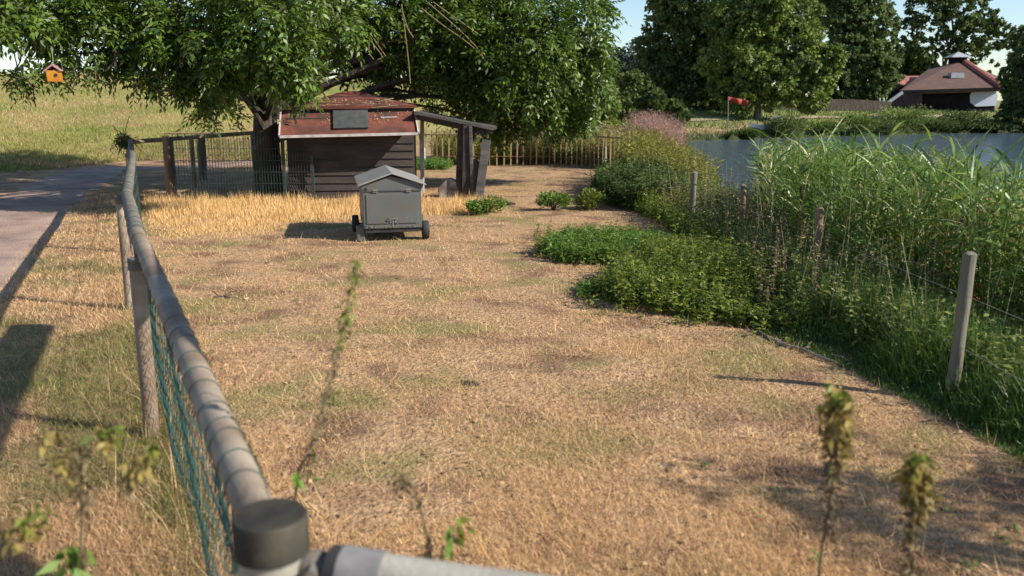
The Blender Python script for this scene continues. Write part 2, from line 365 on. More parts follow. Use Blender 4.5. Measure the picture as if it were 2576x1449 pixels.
# big drooping tree in the paddock
L1 = [(20, 5, 12, 85), (120, 40, 12.6, 72), (60, 125, 12.2, 30), (240, 60, 12.8, 85), (360, 50, 13, 100), (290, 140, 12.9, 30), (150, 140, 12.6, 26), (410, 150, 12.8, 50), (470, 200, 12.9, 30), (520, 80, 13, 120), (525, 195, 13.2, 55), (535, 262, 13.6, 26), (600, 135, 13, 68),
      (680, 50, 12.6, 115), (725, 150, 12.4, 48), (757, 205, 12.6, 32), (820, 20, 14, 100), (900, 100, 18, 85), (980, 30, 17, 130), (1040, 150, 18.5, 85), (1120, 90, 17, 120), (1110, 215, 19, 52), (950, 200, 19.5, 36),
      (1210, 60, 17, 140), (1230, 180, 17, 95), (1290, 275, 17.5, 56), (1330, 120, 16.5, 140), (1370, 235, 17, 80), (1430, 60, 17, 110), (1450, 170, 17, 90), (1460, 255, 17.5, 66), (1400, 300, 17.8, 42), (1240, 300, 17.8, 32), (1180, 255, 18, 40)]
lobs = [lob(*a) for a in L1]
for (x, y, z, r_) in [(-6, 15, 5.2, 2.2), (-3, 16, 5.8, 2.4), (-1, 18, 5.5, 2.2), (-5, 19, 5.2, 2.2), (-8, 15, 4.6, 1.8)]: lobs.append((x, y, z, r_, r_, r_*.8))
tb = at(679, 486, 16.4); tb.z = 0
tree('spreading_tree', tuple(tb), .30, lobs, 30000, .125, 'large spreading tree with dark trunk and drooping feathery leaves beside the red-roofed shed', lm='leafA', comp=7, seed=3, branches=420, wid=.37, droop=.5,
     trunk_pts=[(tb.x, tb.y, -.2), (tb.x-.02, tb.y, .9), (tb.x+.05, tb.y, 1.9), (tb.x+.35, tb.y+.2, 3.1), (tb.x+.7, tb.y+.3, 4.8)])
spread = bpy.data.objects['spreading_tree']
mb = MB()                                # thick bowed limb reaching right over the shed roof, and limbs going up
mb.tube(smooth([at(690, 290, 16.4), at(770, 215, 16.4), at(850, 158, 16.5), at(950, 152, 16.8), at(1060, 160, 17), at(1180, 190, 17.2)], 5), [.11*(1-.7*i/25) for i in range(26)], 8)
mb.tube(smooth([at(690, 280, 16.4), at(740, 130, 16), at(770, 20, 15.5), at(800, -120, 15.5)], 5), [.15*(1-.5*i/15) for i in range(16)], 8)
mb.tube(smooth([at(665, 260, 16.3), at(560, 120, 15.5), at(420, 60, 14.5), at(250, 60, 13.4), at(90, 90, 12.4)], 5), [.11*(1-.7*i/20) for i in range(21)], 7)
local(spread, tag(mb.build('limb', M['bark'], spread, smooth=True)))
rr = random.Random(5)
for (pts) in [[(1010, 10), (1020, 90), (1028, 160), (1032, 210)], [(1060, 20), (1110, 60), (1180, 110), (1220, 150)], [(1075, 5), (1150, 70), (1200, 120), (1222, 155)], [(1090, 5), (1160, 55), (1210, 90)], [(1010, 20), (1025, 70), (1040, 95)], [(925, 95), (960, 140), (950, 150)], [(935, 90), (970, 142)], [(930, 95), (928, 130), (940, 150)]]:
    mb = MB(); mb.tube(smooth([at(x, y, 15.6) for x, y in pts], 5), .009, 5); local(spread, mb.build('hanging_twig', M['twig'], spread))
for k in range(26):
    x = rr.uniform(20, 520); y = rr.uniform(90, 190); mb = MB(); mb.tube(smooth([at(x, y, 12.6), at(x+rr.uniform(-20, 10), y+35, 12.5), at(x+rr.uniform(-30, 20), y+rr.uniform(50, 85), 12.4)], 4), .009, 4); local(spread, mb.build('hanging_twig', M['bark'], spread))
r = np.random.default_rng(11)             # leaf sprays at the ends of the low branches
Pq = []
for (x, y) in [(45, 205), (60, 225), (140, 215), (230, 205), (350, 225), (170, 180), (370, 200), (500, 300), (530, 305), (590, 300), (560, 250), (10, 190), (25, 215)]:
    c = at(x, y-10, 12.5); Pq.append(np.array(c) + r.normal(0, .06, (9, 3)))
Pq = np.concatenate(Pq); local(spread, npmesh('leaf_spray', compound(Pq, r.normal(size=Pq.shape)+np.array([0, 0, -.6]), 7, np.full(len(Pq), .2), .10, .032, r).reshape(-1, 3), 4, M['leafA'], spread))

# trees beyond the lake
def bgtree(name, px, basepx, Y, spec, n, leaf, label, lm, bm_='bark', seed=1, r0=.35, **kw):
    b = at(px, basepx, Y); b.z = float(terr(b.x, b.y))
    return tree(name, tuple(b), r0, [lob(*a) for a in spec], n, leaf, label, lm=lm, bm_=bm_, seed=seed, group='trees beyond the lake', **kw)
bgtree('broadleaf_tree', 1720, 300, 64, [(1650, 190, 64, 62), (1640, 120, 64, 45), (1700, 80, 64, 75), (1760, 10, 64, 110), (1720, 200, 64, 85), (1690, 265, 63, 55), (1800, 120, 64, 100), (1820, 230, 64, 80), (1620, 275, 63, 32), (1760, 275, 63, 45), (1830, 270, 63, 40), (1700, -40, 64, 80), (1780, -120, 64, 90), (1630, 230, 63, 40)], 52000, .27,
       'dark dense tree across the lake, leftmost of the tall far trees', 'leafdark', seed=21)
bgtree('broadleaf_tree', 1905, 290, 58, [(1850, 60, 58, 75), (1920, 20, 58, 85), (1880, 140, 58, 80), (1980, 110, 58, 80), (2050, 170, 57.5, 55), (1960, 200, 57.5, 70), (1850, 210, 58, 60), (1800, 160, 58, 45), (2040, 235, 57.5, 45), (2095, 150, 57, 32), (2080, 190, 57, 28), (1930, -70, 58, 80), (2010, 50, 58, 55), (1870, 255, 57, 35)], 52000, .25,
       'broad light green tree with several pale stems standing on the far lawn', 'leaflight', 'barkl', seed=22, r0=.28)
bgtree('broadleaf_tree', 2150, 285, 72, [(2120, 20, 72, 70), (2170, -60, 72, 80), (2180, 60, 72, 65), (2140, 130, 72, 70), (2200, 180, 71, 60), (2110, 210, 71, 50), (2160, 240, 71, 50), (2225, 130, 71, 38), (2070, -30, 72, 50), (2130, 265, 70, 32), (2200, 250, 70, 30), (2060, 262, 71, 40), (1990, 258, 71, 40)], 40000, .29,
       'tall dark olive tree between the light green tree and the far house', 'leafdark', seed=23)
bgtree('broadleaf_tree', 2357, 262, 92, [(2290, 75, 92, 38), (2340, 20, 92, 52), (2410, 30, 92, 55), (2370, -40, 92, 60), (2450, 85, 92, 50), (2515, 90, 92, 36), (2490, 60, 92, 30), (2310, 120, 92, 34), (2380, 110, 92, 34), (2430, 130, 92, 42), (2470, -20, 92, 36), (2260, 110, 92, 18), (2545, 100, 92, 18), (2330, 155, 92, 28), (2480, 150, 92, 28)], 16000, .32,
       'airy open-crowned tree rising behind the far house', 'leafmid', seed=24, branches=150)
bgtree('broadleaf_tree', 2590, 300, 60, [(2570, 190, 60, 45), (2610, 120, 60, 60), (2570, 250, 60, 42), (2610, 210, 60, 70), (2545, 290, 60, 32), (2590, 290, 60, 48)], 18000, .25,
       'dark tree at the right edge of the photo on the far bank', 'leafdark', seed=25)
bgtree('broadleaf_tree', 2270, 270, 96, [(2230, 170, 96, 42), (2270, 150, 96, 40), (2310, 170, 96, 38), (2250, 210, 96, 40), (2330, 200, 96, 30)], 10000, .38,
       'mid green round tree behind the left end of the far house', 'leafmid', seed=26, r0=.25)
bgtree('broadleaf_tree', 1600, 285, 48, [(1590, 220, 48, 40), (1640, 265, 47, 42), (1570, 270, 47, 38), (1700, 285, 47, 30)], 10000, .24,
       'low bushy tree on the far left shore of the lake', 'leafmid', seed=27, r0=.15)
bgtree('broadleaf_tree', 1490, 330, 32, [(1500, 215, 32, 38), (1520, 260, 32, 38), (1480, 280, 32, 44), (1440, 290, 32, 36)], 9000, .18,
       'bright green small tree directly behind the right edge of the spreading tree', 'leaflight', seed=28, r0=.1)
# pale distant wood
r = np.random.default_rng(31); Pw = []
for k in range(90):
    px = r.uniform(1440, 1760); top = 125 + 14*math.sin(px*.05) + r.uniform(-8, 8); c = np.array(at(px, r.uniform(top, 290), r.uniform(128, 142)))
    Pw.append(c + unit(r.normal(size=(150, 3)))*r.uniform(.3, 1, (150, 1))*np.array([2.4, 2.4, 1.7]))
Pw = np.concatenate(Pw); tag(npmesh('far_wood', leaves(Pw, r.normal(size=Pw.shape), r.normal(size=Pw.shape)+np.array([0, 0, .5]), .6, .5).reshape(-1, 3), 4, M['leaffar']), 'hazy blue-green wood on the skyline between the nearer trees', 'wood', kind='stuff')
# dike crest bush
def bush(name, px, py, Y, w_, h_, n, leaf, label, lm, seed, zb=None, group=None, sub=7):
    r = np.random.default_rng(seed); c = at(px, py, Y); zb = float(terr(c.x, c.y)) if zb is None else zb
    root = empty(name, (c.x, c.y, zb), label, 'bush' if 'bush' in name else 'plant', group)
    P = []
    for k in range(sub):
        o = np.array([r.uniform(-.6, .6)*w_/2, r.uniform(-.5, .5)*w_/2, r.uniform(.3, .68)*h_]); q = unit(r.normal(size=(n//sub, 3)))*r.uniform(.2, 1, (n//sub, 1))**.5*np.array([w_*.3, w_*.28, h_*.33])
        P.append(o+q)
    P = np.concatenate(P); P[:, 2] = np.abs(P[:, 2])
    D = unit(P*np.array([1, 1, .4])) + r.normal(0, .5, P.shape) + np.array([0, 0, .25])
    npmesh('foliage', leaves(P, D, r.normal(size=P.shape)+np.array([0, 0, .8]), leaf*r.uniform(.7, 1.3, len(P)), leaf*.5).reshape(-1, 3), 4, M[lm], root)
    mb = MB()
    for k in range(9):
        e = Vector((r.uniform(-.3, .3)*w_, r.uniform(-.3, .3)*w_, h_*r.uniform(.5, .85))); mb.tube([(0, 0, -.03), e*.5+Vector((0, 0, .05*h_)), e], [w_*.02, w_*.014, w_*.006], 5, False)
    mb.build('stem', M['bark'], root)
    return root
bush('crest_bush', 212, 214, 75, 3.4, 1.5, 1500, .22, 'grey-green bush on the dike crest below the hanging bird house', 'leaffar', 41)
for px, py, Y, w_, h_, lb, lm_, sd_ in [(2275, 290, 58, 3.4, 1.9, 'yellow-green bush on the far bank in front of the left part of the house', 'leaflight', 43), (2430, 290, 60, 3.8, 1.7, 'dark green bush on the far bank below the pale house panel', 'leafmid', 44),
                                        (1990, 305, 52, 2.6, 1.5, 'dark green bush on the far bank beside the white boat', 'leafmid', 45), (2150, 300, 55, 2.2, 1.4, 'small shrubby bush on the far bank left of the sloping beam', 'leaflight', 46),
                                        (2500, 300, 61, 2.6, 1.0, 'low bush on the far bank next to the dark tree at the right edge', 'leafmid', 47), (1870, 318, 50, 2.0, .7, 'low rounded bush at the water edge below the orange flag', 'leafmid', 48),
                                        (2350, 306, 59, 3.4, 1.0, 'low bush between the two larger bushes before the house', 'leafmid', 49), (2210, 312, 56, 3.2, .9, 'low wide bush at the waterline left of the yellow-green bush', 'leafmid', 50), (2065, 318, 54, 3.0, .8, 'low wide bush at the waterline right of the white boat', 'leaflight', 51),
                                        (2490, 320, 60, 3.2, .8, 'low bush overhanging the waterline at the far right', 'leafmid', 52), (2400, 318, 60, 3.2, .8, 'low bush overhanging the waterline under the dark green bush', 'leafmid', 53)]:
    bush('bank_bush', px, py, Y, w_, h_, 2400, .15, lb, lm_, sd_, group='bushes along the far bank')
bush('willow_bush', 1590, 330, 27, 1.9, 1.15, 3200, .10, 'rounded green bush with pale leaf tips beside the lake beyond the pink flowers', 'nettle', 54)

# ------------------------------------------------------------------ far house and things on the far lawn
hb = at(2390, 268, 74); hz = float(terr(hb.x, hb.y)); root = empty('lakeside_house', (hb.x, hb.y, hz), 'low dark house with big brown hipped roof and red ridge across the lake', 'house')
def W(px, py, Y=74): return at(px, py, Y)
mb = MB()                                # main hipped roof
A, B_, Cc_, D_ = W(2262, 229, 72), W(2515, 221, 72), W(2540, 205, 84), W(2300, 212, 84)
R1, R2 = W(2335, 174, 78), W(2420, 152, 78)
ins = [R1, R2]
P = [A, B_, Cc_, D_, R1, R2]; P2 = [p - Vector((0, 0, .28)) for p in (A, B_, Cc_, D_)]
mb.poly(P, [(0, 1, 5, 4), (1, 2, 5), (2, 3, 4, 5), (3, 0, 4)]); k = len(mb.v); mb.poly([A, B_, Cc_, D_] + P2, [(0, 4, 5, 1), (1, 5, 6, 2), (2, 6, 7, 3), (3, 7, 4, 0), (7, 6, 5, 4)])
local(root, mb.build('roof', M['houseroof'], root))
mb = MB(); mb.tube([R2+Vector((0, 0, .02)), B_+Vector((.1, -.05, .06))], .28, 8); local(root, tag(mb.build('roof_ridge', M['houseridge'], root)))
mb = MB(); mb.bar(A+Vector((-.1, -.1, -.05)), B_+Vector((.1, -.1, -.05)), .14, .2); local(root, mb.build('gutter', M['housewall'], root))
mb = MB(); c = R1.lerp(R2, .86); mb.box((c.x-.55, c.y-.5, c.z-.5), (c.x+.55, c.y+.5, c.z+.35)); local(root, mb.build('chimney', M['housewall'], root))
mb = MB(); mb.poly([(c.x-.95, c.y-.8, c.z+.35), (c.x+.95, c.y-.8, c.z+.35), (c.x+.95, c.y+.8, c.z+.35), (c.x-.95, c.y+.8, c.z+.35), (c.x, c.y, c.z+.85)], [(0, 1, 4), (1, 2, 4), (2, 3, 4), (3, 0, 4), (3, 2, 1, 0)]); local(root, mb.build('chimney_cap', M['zinc'], root))
mb = MB(); a = W(2285, 229, 73); b2 = W(2508, 222, 73); mb.box((a.x, 73, hz-.3), (b2.x, 83, min(a.z, b2.z)-.05)); local(root, mb.build('wall', M['housewall'], root))
mb = MB(); P = [W(x, y, 72.9) for x, y in ((2440, 240), (2448, 226), (2500, 222), (2510, 240), (2506, 266), (2455, 268), (2441, 258))]; Q = [p+Vector((0, .08, 0)) for p in P]; n = len(P)
mb.poly(P+Q, [tuple(range(n))[::-1], tuple(range(n, 2*n))] + [(i, (i+1) % n, (i+1) % n+n, i+n) for i in range(n)]); local(root, tag(mb.build('window_panel', M['housepanel'], root)))
mb = MB(); p = W(2402, 190, 74.6); mb.box((p.x-.55, p.y-.5, p.z-.22), (p.x+.55, p.y+.1, p.z+.22)); local(root, mb.build('skylight', M['zinc'], root))
mb = MB(); P = [W(2238, 192, 80), W(2330, 190, 80), W(2335, 226, 76), W(2245, 205, 76)]; Q = [p-Vector((0, 0, .3)) for p in P]
mb.poly(P+Q, [(0, 1, 2, 3), (7, 6, 5, 4)] + [(i, (i+1) % 4, (i+1) % 4+4, i+4) for i in range(4)]); local(root, tag(mb.build('wing_roof', M['houseridge'], root)))
mb = MB(); P = [W(2245, 205, 75.9), W(2300, 226, 75.9)]; mb.poly([P[0], P[1], (P[1].x, 75.9, hz), (P[0].x, 75.9, hz), P[0]+Vector((0, 4, 0)), P[1]+Vector((0, 4, 0)), (P[1].x, 79.9, hz), (P[0].x, 79.9, hz)], [(0, 1, 2, 3), (4, 5, 6, 7), (0, 1, 5, 4), (1, 2, 6, 5), (3, 0, 4, 7)]); local(root, mb.build('wing_wall', M['housewall'], root))
mb = MB(); mb.bar(W(2270, 232, 71.5), W(2202, 280, 71.5), .22, .25); local(root, mb.build('brace_beam', M['zinc'], root))
mb = MB(); P = [W(2268, 234, 71.8), W(2320, 232, 71.8), W(2320, 272, 71.8), W(2215, 272, 71.8)]; Q = [p+Vector((0, .3, 0)) for p in P]
mb.poly(P+Q, [(3, 2, 1, 0), (4, 5, 6, 7)] + [(i, (i+1) % 4, (i+1) % 4+4, i+4) for i in range(4)]); local(root, mb.build('side_wall', M['housewall'], root))
for i, px in enumerate((2213, 2223)):
    mb = MB(); mb.tube([W(px, 286, 68), W(px, 246, 68)], .05, 8); o = mb.build('white_pole', M['white']); tag(o, 'thin white pole beside the sloping house beam, %s of the two' % ('left' if i == 0 else 'right'), 'pole', 'white poles by the far house')
# far timber fence
mb = MB(); f0, f1 = W(1960, 272, 66), W(2235, 268, 68); 
for i in range(40):
    p = f0.lerp(f1, i/39); q = f0.lerp(f1, (i+.96)/39); g0 = float(terr(p.x, p.y)); mb.bar((p.x, p.y, g0+.45), (q.x, q.y, g0+.45), .06, .85)
o = mb.build('board_fence', M['bark']); tag(o, 'low dark board fence on the far lawn under the tall trees', 'fence')
# orange flag
fp = W(1831, 325, 51); gz = float(terr(fp.x, fp.y)); root = empty('flag_pole', (fp.x, fp.y, gz), 'orange flag hanging on a thin pole on the far shore', 'flag')
mb = MB(); mb.tube([(fp.x, fp.y, gz-.05), at(1832, 243, 51)], .03, 8); local(root, mb.build('pole', M['postw'], root))
mb = MB(); V = []
for i in range(9):
    for j in range(3):
        V.append(at(1833+i*6, 243+j*7+i*1.2, 51) + Vector((0, .12*math.sin(i*1.3), 0)))
mb.poly(V, [(i*3+j, i*3+3+j, i*3+4+j, i*3+1+j) for i in range(8) for j in range(2)]); o = mb.build('flag_cloth', M['orange'], root, smooth=True); sol = o.modifiers.new('thick', 'SOLIDIFY'); sol.thickness = .01; local(root, o)
# white boat
bp_ = W(1925, 303, 53); gz = float(terr(bp_.x, bp_.y)); root = empty('rowing_boat', (bp_.x, bp_.y, gz), 'small white boat with a boxy stern lying on the far bank', 'boat')
mb = MB(); P = []
for s, wd, zt in ((-.95, .05, .42), (-.5, .3, .36), (.2, .36, .34), (.8, .3, .38)): P += [(s, -wd, zt), (s, -wd*.6, 0.02), (s, wd*.6, 0.02), (s, wd, zt)]
mb.poly(P, [(i*4+j, i*4+4+j, i*4+5+j, i*4+1+j) for i in range(3) for j in range(3)] + [(0, 1, 2, 3), (15, 14, 13, 12)] + [(i*4+3, i*4+7, i*4+4, i*4) for i in range(3)]); mb.build('hull', M['white'], root, smooth=True)
mb = MB(); mb.box((.55, -.3, .36), (.95, .3, .85)); mb.build('stern_box', M['white'], root, bevel=.03)
# sandy strip on the far lawn
sm_ = mat('sandy_far_path', (.40, .30, .19), .95, (.32, .25, .14), 2)
mb = MB(); Vv = []; n = 30
for i in range(n+1):
    x = 9 + i*.9; yy = float(far(x)) + 6.5
    for dy in (0, 1.1): Vv.append((x, yy+dy, float(terr(x, yy+dy))+.06))
mb.poly(Vv, [(i*2, i*2+2, i*2+3, i*2+1) for i in range(n)]); tag(mb.build('far_path', sm_), kind='structure')

# ------------------------------------------------------------------ foreground tubular fence
FZ = .95
top = [Vector((-.45, 1.46, FZ-.075)), atz(345, 590, FZ), atz(319, 490, FZ), atz(333, 400, FZ), atz(328, 357, FZ)]
root = empty('tubular_fence', (-.45, 1.46, 0), 'weathered grey tube fence with green wire mesh running away along the path', 'fence')
cap0 = top[0]
def rail_at(Y):
    for a, b in zip(top, top[1:]):
        if a.y <= Y <= b.y: return a.lerp(b, (Y-a.y)/(b.y-a.y))
    return top[-1]
mb = MB(); mb.tube([(cap0.x, cap0.y, -.1), (cap0.x, cap0.y, .94)], .062, 28); o = mb.build('post', M['steell'], root, smooth=True); local(root, o)
mb = MB(); ce = cap0
mb.tube([(ce.x, ce.y, .872), (ce.x, ce.y, .875), (ce.x, ce.y, .944), (ce.x, ce.y, .949), (ce.x, ce.y, .949)], [.064, .0695, .0695, .066, .058], 36); o = mb.build('post_cap', M['capm'], root, smooth=True); local(root, o)
for Y in (4.15, 6.9, 9.6, 12.6, 16.35):
    p = rail_at(Y); mb = MB(); mb.tube([(p.x-.06, p.y, -.1), (p.x-.055, p.y, FZ-.02)], .038, 18); local(root, mb.build('post', M['steel'], root, smooth=True))
    mb = MB(); mb.tube([(p.x-.058, p.y, FZ-.07), (p.x-.055, p.y, FZ-.01)], .042, 18); local(root, mb.build('clamp', M['steeld'], root, smooth=True))
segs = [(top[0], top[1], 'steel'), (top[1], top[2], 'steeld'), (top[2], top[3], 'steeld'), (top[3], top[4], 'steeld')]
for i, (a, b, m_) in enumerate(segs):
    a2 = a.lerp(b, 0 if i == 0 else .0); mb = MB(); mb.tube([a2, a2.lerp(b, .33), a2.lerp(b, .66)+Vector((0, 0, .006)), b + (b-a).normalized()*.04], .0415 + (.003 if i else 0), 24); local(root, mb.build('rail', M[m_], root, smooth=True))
# rail leaving the corner post to the right, with its sleeve and clamp
dx = Vector((.967, .19, -.12)).normalized(); s0 = Vector((cap0.x+.05, cap0.y-.0, .845))
e1 = atz(1290, 1497, .83); rd = (e1-s0).normalized(); 
mb = MB(); mb.tube([s0+rd*.085, s0+rd*.168], .047, 28); local(root, mb.build('sleeve', M['clamp'], root, smooth=True))
mb = MB(); mb.tube([s0+rd*.14, s0+rd*2.6], .042, 28); local(root, mb.build('rail', M['steell'], root, smooth=True))
mb = MB(); mb.tube([s0+rd*.062, s0+rd*.087], .0455, 28); local(root, mb.build('dark_ring', M['tyre'], root, smooth=True))  # dark ring between clamp and sleeve
mb = MB(); mb.tube([s0-rd*.01, s0+rd*.015, s0+rd*.035, s0+rd*.05, s0+rd*.064], [.02, .03, .033, .030, .018], 16); mb.tube([s0+rd*.035+Vector((0, -.048, .012)), s0+rd*.035+Vector((0, .03, .012))], .011, 6); local(root, mb.build('clamp', M['steeld'], root, smooth=True))
mb = MB(); p_ = s0+rd*2.5; mb.tube([(p_.x, p_.y, -.1), (p_.x, p_.y, p_.z)], .05, 20); local(root, mb.build('post', M['steel'], root, smooth=True))
# wire ties wound round the rail
Y = 1.70; k = 0
while Y < 12:
    p = rail_at(Y); q = rail_at(Y+.05); d = (q-p).normalized(); u = d.cross(Vector((0, 0, 1))).normalized(); v = u.cross(d)
    R_ = .0435 + (.003 if Y > 4.85 else 0); pts = [p + d*(.02*math.sin(a*.5+k)) + (u*math.cos(a)+v*math.sin(a))*R_ for a in np.linspace(-.6, 2*PI-.9, 16)]
    mb = MB(); mb.tube(pts, .0017, 5); local(root, mb.build('tie_wire', M['gwire'], root, smooth=True)); Y += (.10 + .03*math.sin(k*2.1))*(1+.06*k); k += 1
# diamond mesh on the rail (chain link, each wire a zigzag)
def meshfence(Y0, Y1, pitch, rad, mname, off=.045, name='wire_mesh', z0=.03):
    mb = MB(); n = int((Y1-Y0)/(pitch/2)); vp = pitch*1.9; rows = int((FZ-.03-z0)/vp)
    for i in range(n):
        a = rail_at(Y0+i*pitch/2)
        b = rail_at(Y0+(i+1)*pitch/2); pts = []
        for j in range(rows*2+1):
            q = a if j % 2 == 0 else b; pts.append((q.x+off*.55+random.uniform(-.003, .003)+.02*math.sin(j*.25+i*.1), q.y, FZ-.035-j*vp/2))
        mb.tube(pts, rad, 4, False)
    for z in (.06, .48):
        mb.tube([(rail_at(y).x+off*.55, y, z) for y in np.linspace(Y0, Y1, 12)], rad*1.3, 5)
    return mb.build(name, M[mname], root)
local(root, meshfence(1.55, 5.0, .038, .0018, 'gwire'))
local(root, meshfence(5.0, 16.2, .075, .0022, 'gwired'))
mb = MB(); mb.tube([(rail_at(y).x+.03, y, .02+.03*math.sin(y*2)) for y in np.linspace(1.5, 6, 18)], .004, 6); local(root, mb.build('ground_wire', M['wwire'], root, smooth=True))
# far length of rail going right behind the tree
c4 = top[-1]; e4 = atz(640, 334, 1.02)
far_rail = [c4, c4.lerp(e4, .5), e4, Vector((e4.x+3, e4.y+1.5, 1.0))]
mb = MB(); mb.tube(far_rail, .042, 14); local(root, mb.build('rail', M['steel'], root, smooth=True))
for t_ in (.45, .98):
    p = c4.lerp(e4, t_); mb = MB(); mb.tube([(p.x, p.y, -.1), (p.x, p.y, p.z)], .04, 12); local(root, mb.build('post', M['steel'], root, smooth=True))
mb = MB(); n = 90
for i in range(n):
    a = c4.lerp(e4, i/n); b = c4.lerp(e4, (i+1)/n); mb.tube([((a if j % 2 == 0 else b).x, (a if j % 2 == 0 else b).y, FZ-.03-j*.05) for j in range(18)], .0028, 3, False)
local(root, mb.build('wire_mesh', M['gwired'], root))
# tangle of dead plant on the far corner post
r = np.random.default_rng(9); cc = np.array(top[-1])+np.array([-.1, -.05, .0]); P = cc+unit(r.normal(size=(420, 3)))*r.uniform(.02, .17, (420, 1)); 
root2 = empty('dead_plant_tangle', tuple(cc), 'dark clump of dead plant caught on the far corner of the tube fence', 'dead plant')
mbk = MB()
for k in range(60):
    a = cc + r.normal(0, .05, 3); b = a + r.normal(0, .11, 3); mbk.tube([Vector(a), Vector((a+b)/2)+Vector((0, 0, .03)), Vector(b)], .006, 4, False)
local(root2, mbk.build('stem', M['bark'], root2)); local(root2, npmesh('foliage', leaves(P, r.normal(size=P.shape), r.normal(size=P.shape), .06, .03).reshape(-1, 3), 4, M['leafdark'], root2))

# ------------------------------------------------------------------ wooden posts and wire panels beside the shed
def wpost(name, p0, p1, rad, m_, label, group=None, seed=0, sides=9):
    mb = MB(); p0 = Vector(p0); p1 = Vector(p1); n = 9
    mb.tube([p0.lerp(p1, i/n) for i in range(n+1)] + [p1+(p1-p0).normalized()*.008], [rad*(1.05-.12*i/n) for i in range(n+1)] + [rad*.6], sides)
    o = mb.build(name, M[m_], None, smooth=True); wobble(o.data, rad*.22, 5, seed); return tag(o, label, 'post', group)
pa = atz(428, 500, 0); wpost('wooden_post', (pa.x, pa.y, -.2), at(417, 341, pa.y), .065, 'postb', 'leaning brown wooden post at the left end of the wire panel fence', seed=3)
pb = Vector((*at(510, 448, 18.6).xy, -.2)); wpost('wooden_post', pb, at(506, 345, 18.6), .09, 'postw', 'thick dark grey wooden post behind the wire panels in the tree shade', seed=4)
PY = 14.9
def mesh_fence(x0, x1, z1, lb, dy=0.0, group='wire panels by the shed'):
    root = empty('panel_fence', (x0, PY+dy, 0), lb, 'fence panel', group); mb = MB(); x = x0
    while x <= x1+.001:
        mb.bar((x, PY+dy, .02), (x, PY+dy, z1+.03), .007, .007); x += .05
    for z in np.arange(.08, z1+.01, .2): mb.bar((x0, PY+dy-.006, z), (x1, PY+dy-.006, z), .008, .008)
    local(root, mb.build('wire_grid', M['gwired'], root))
    for x in (x0, x1):
        mb = MB(); mb.bar((x, PY+dy+.03, -.1), (x, PY+dy+.03, z1), .045, .045); local(root, mb.build('panel_post', M['gwired'], root))
xa, xb, xc = at(432, 400, PY).x, at(712, 400, PY).x, at(782, 400, PY).x
mesh_fence(xa, xb, 1.06, 'tall dark wire panel between the leaning wooden post and the tree trunk')
mesh_fence(xb-.4, xc, .76, 'lower dark wire panel overlapping the left corner of the shed', .05)
# ------------------------------------------------------------------ shed
SX0, SX1, SY = -3.92, -1.72, 15.15
root = empty('animal_shed', ((SX0+SX1)/2, SY, 0), 'low dark board shed with red felt roof next to the big tree', 'shed', rz=0)
RZ = Matrix.Translation(Vector(((SX0+SX1)/2, SY, 0))) @ Matrix.Rotation(math.radians(5), 4, 'Z') @ Matrix.Translation(-Vector(((SX0+SX1)/2, SY, 0)))
DEP = 2.2
mb = MB(); mb.box((SX0+.02, SY+.03, -.05), (SX1-.02, SY+DEP, 1.40), RZ); local(root, mb.build('wall', M['black'], root))
mb = MB(); z = .0; rr = random.Random(2)
while z < 1.04:
    h = .138; P = [(SX0, SY-.032, z), (SX1, SY-.032, z+rr.uniform(-.014, .014)), (SX1, SY-.002, z+h+.02), (SX0, SY-.002, z+h+.02), (SX0, SY+.025, z), (SX1, SY+.025, z), (SX1, SY+.025, z+h+.02), (SX0, SY+.025, z+h+.02)]
    mb.poly(P, [(0, 1, 2, 3), (7, 6, 5, 4), (0, 4, 5, 1), (1, 5, 6, 2), (2, 6, 7, 3), (3, 7, 4, 0)], RZ); z += h
local(root, tag(mb.build('front_cladding', M['black'], root)))
def slab(mb, P, th=.05):
    P = [Vector(p) for p in P]; nrm = (P[1]-P[0]).cross(P[2]-P[0]).normalized(); Q = [p-nrm*th for p in P]; n = len(P)
    mb.poly(P+Q, [tuple(range(n)), tuple(range(n, 2*n))[::-1]] + [(i, i+n, (i+1) % n+n, (i+1) % n) for i in range(n)])
E0, E1 = at(704, 344, 14.62), at(1051, 336, 14.85)       # eave
T0, T1 = at(708, 286, 15.25), at(1041, 280, 15.45)
mb = MB(); slab(mb, [E0, E1, T1, T0], .035); local(root, tag(mb.build('lower_roof', M['red'], root)))
mb = MB(); mb.bar(E0+Vector((0, -.012, .0)), E1+Vector((0, -.012, 0)), .02, .045); mb.bar(E0+Vector((-.012, 0, .012)), T0+Vector((-.012, 0, .012)), .025, .04); mb.bar(E1+Vector((.012, 0, .012)), T1+Vector((.012, 0, .012)), .025, .04); local(root, mb.build('trim', M['trim'], root))
mb = MB(); slab(mb, [T0+Vector((0, .03, .0)), T1+Vector((0, .03, .0)), T1+Vector((0, .07, .085)), T0+Vector((0, .07, .085))], .03); local(root, mb.build('fascia', M['black'], root))
U0, U1 = T0+Vector((.08, -.02, .10)), T1+Vector((.05, -.02, .09)); ap = at(872, 229, 16.5); U2 = U1+Vector((-.2, 2.3, .0)); U3 = U0+Vector((-.2, 2.3, .0)); apb = ap+Vector((.15, .1, 0))
mb = MB(); P = [U0, U1, U2, U3, ap, apb]
mb.poly(P, [(0, 1, 5, 4), (1, 2, 5), (2, 3, 4, 5), (3, 0, 4)]); Q = [p-Vector((0, 0, .03)) for p in P[:4]]; mb.poly(P[:4]+Q, [(0, 4, 5, 1), (1, 5, 6, 2), (2, 6, 7, 3), (3, 7, 4, 0), (7, 6, 5, 4)])
local(root, mb.build('roof', M['red'], root))
mb = MB()                                 # overlapping felt strips on the front slope
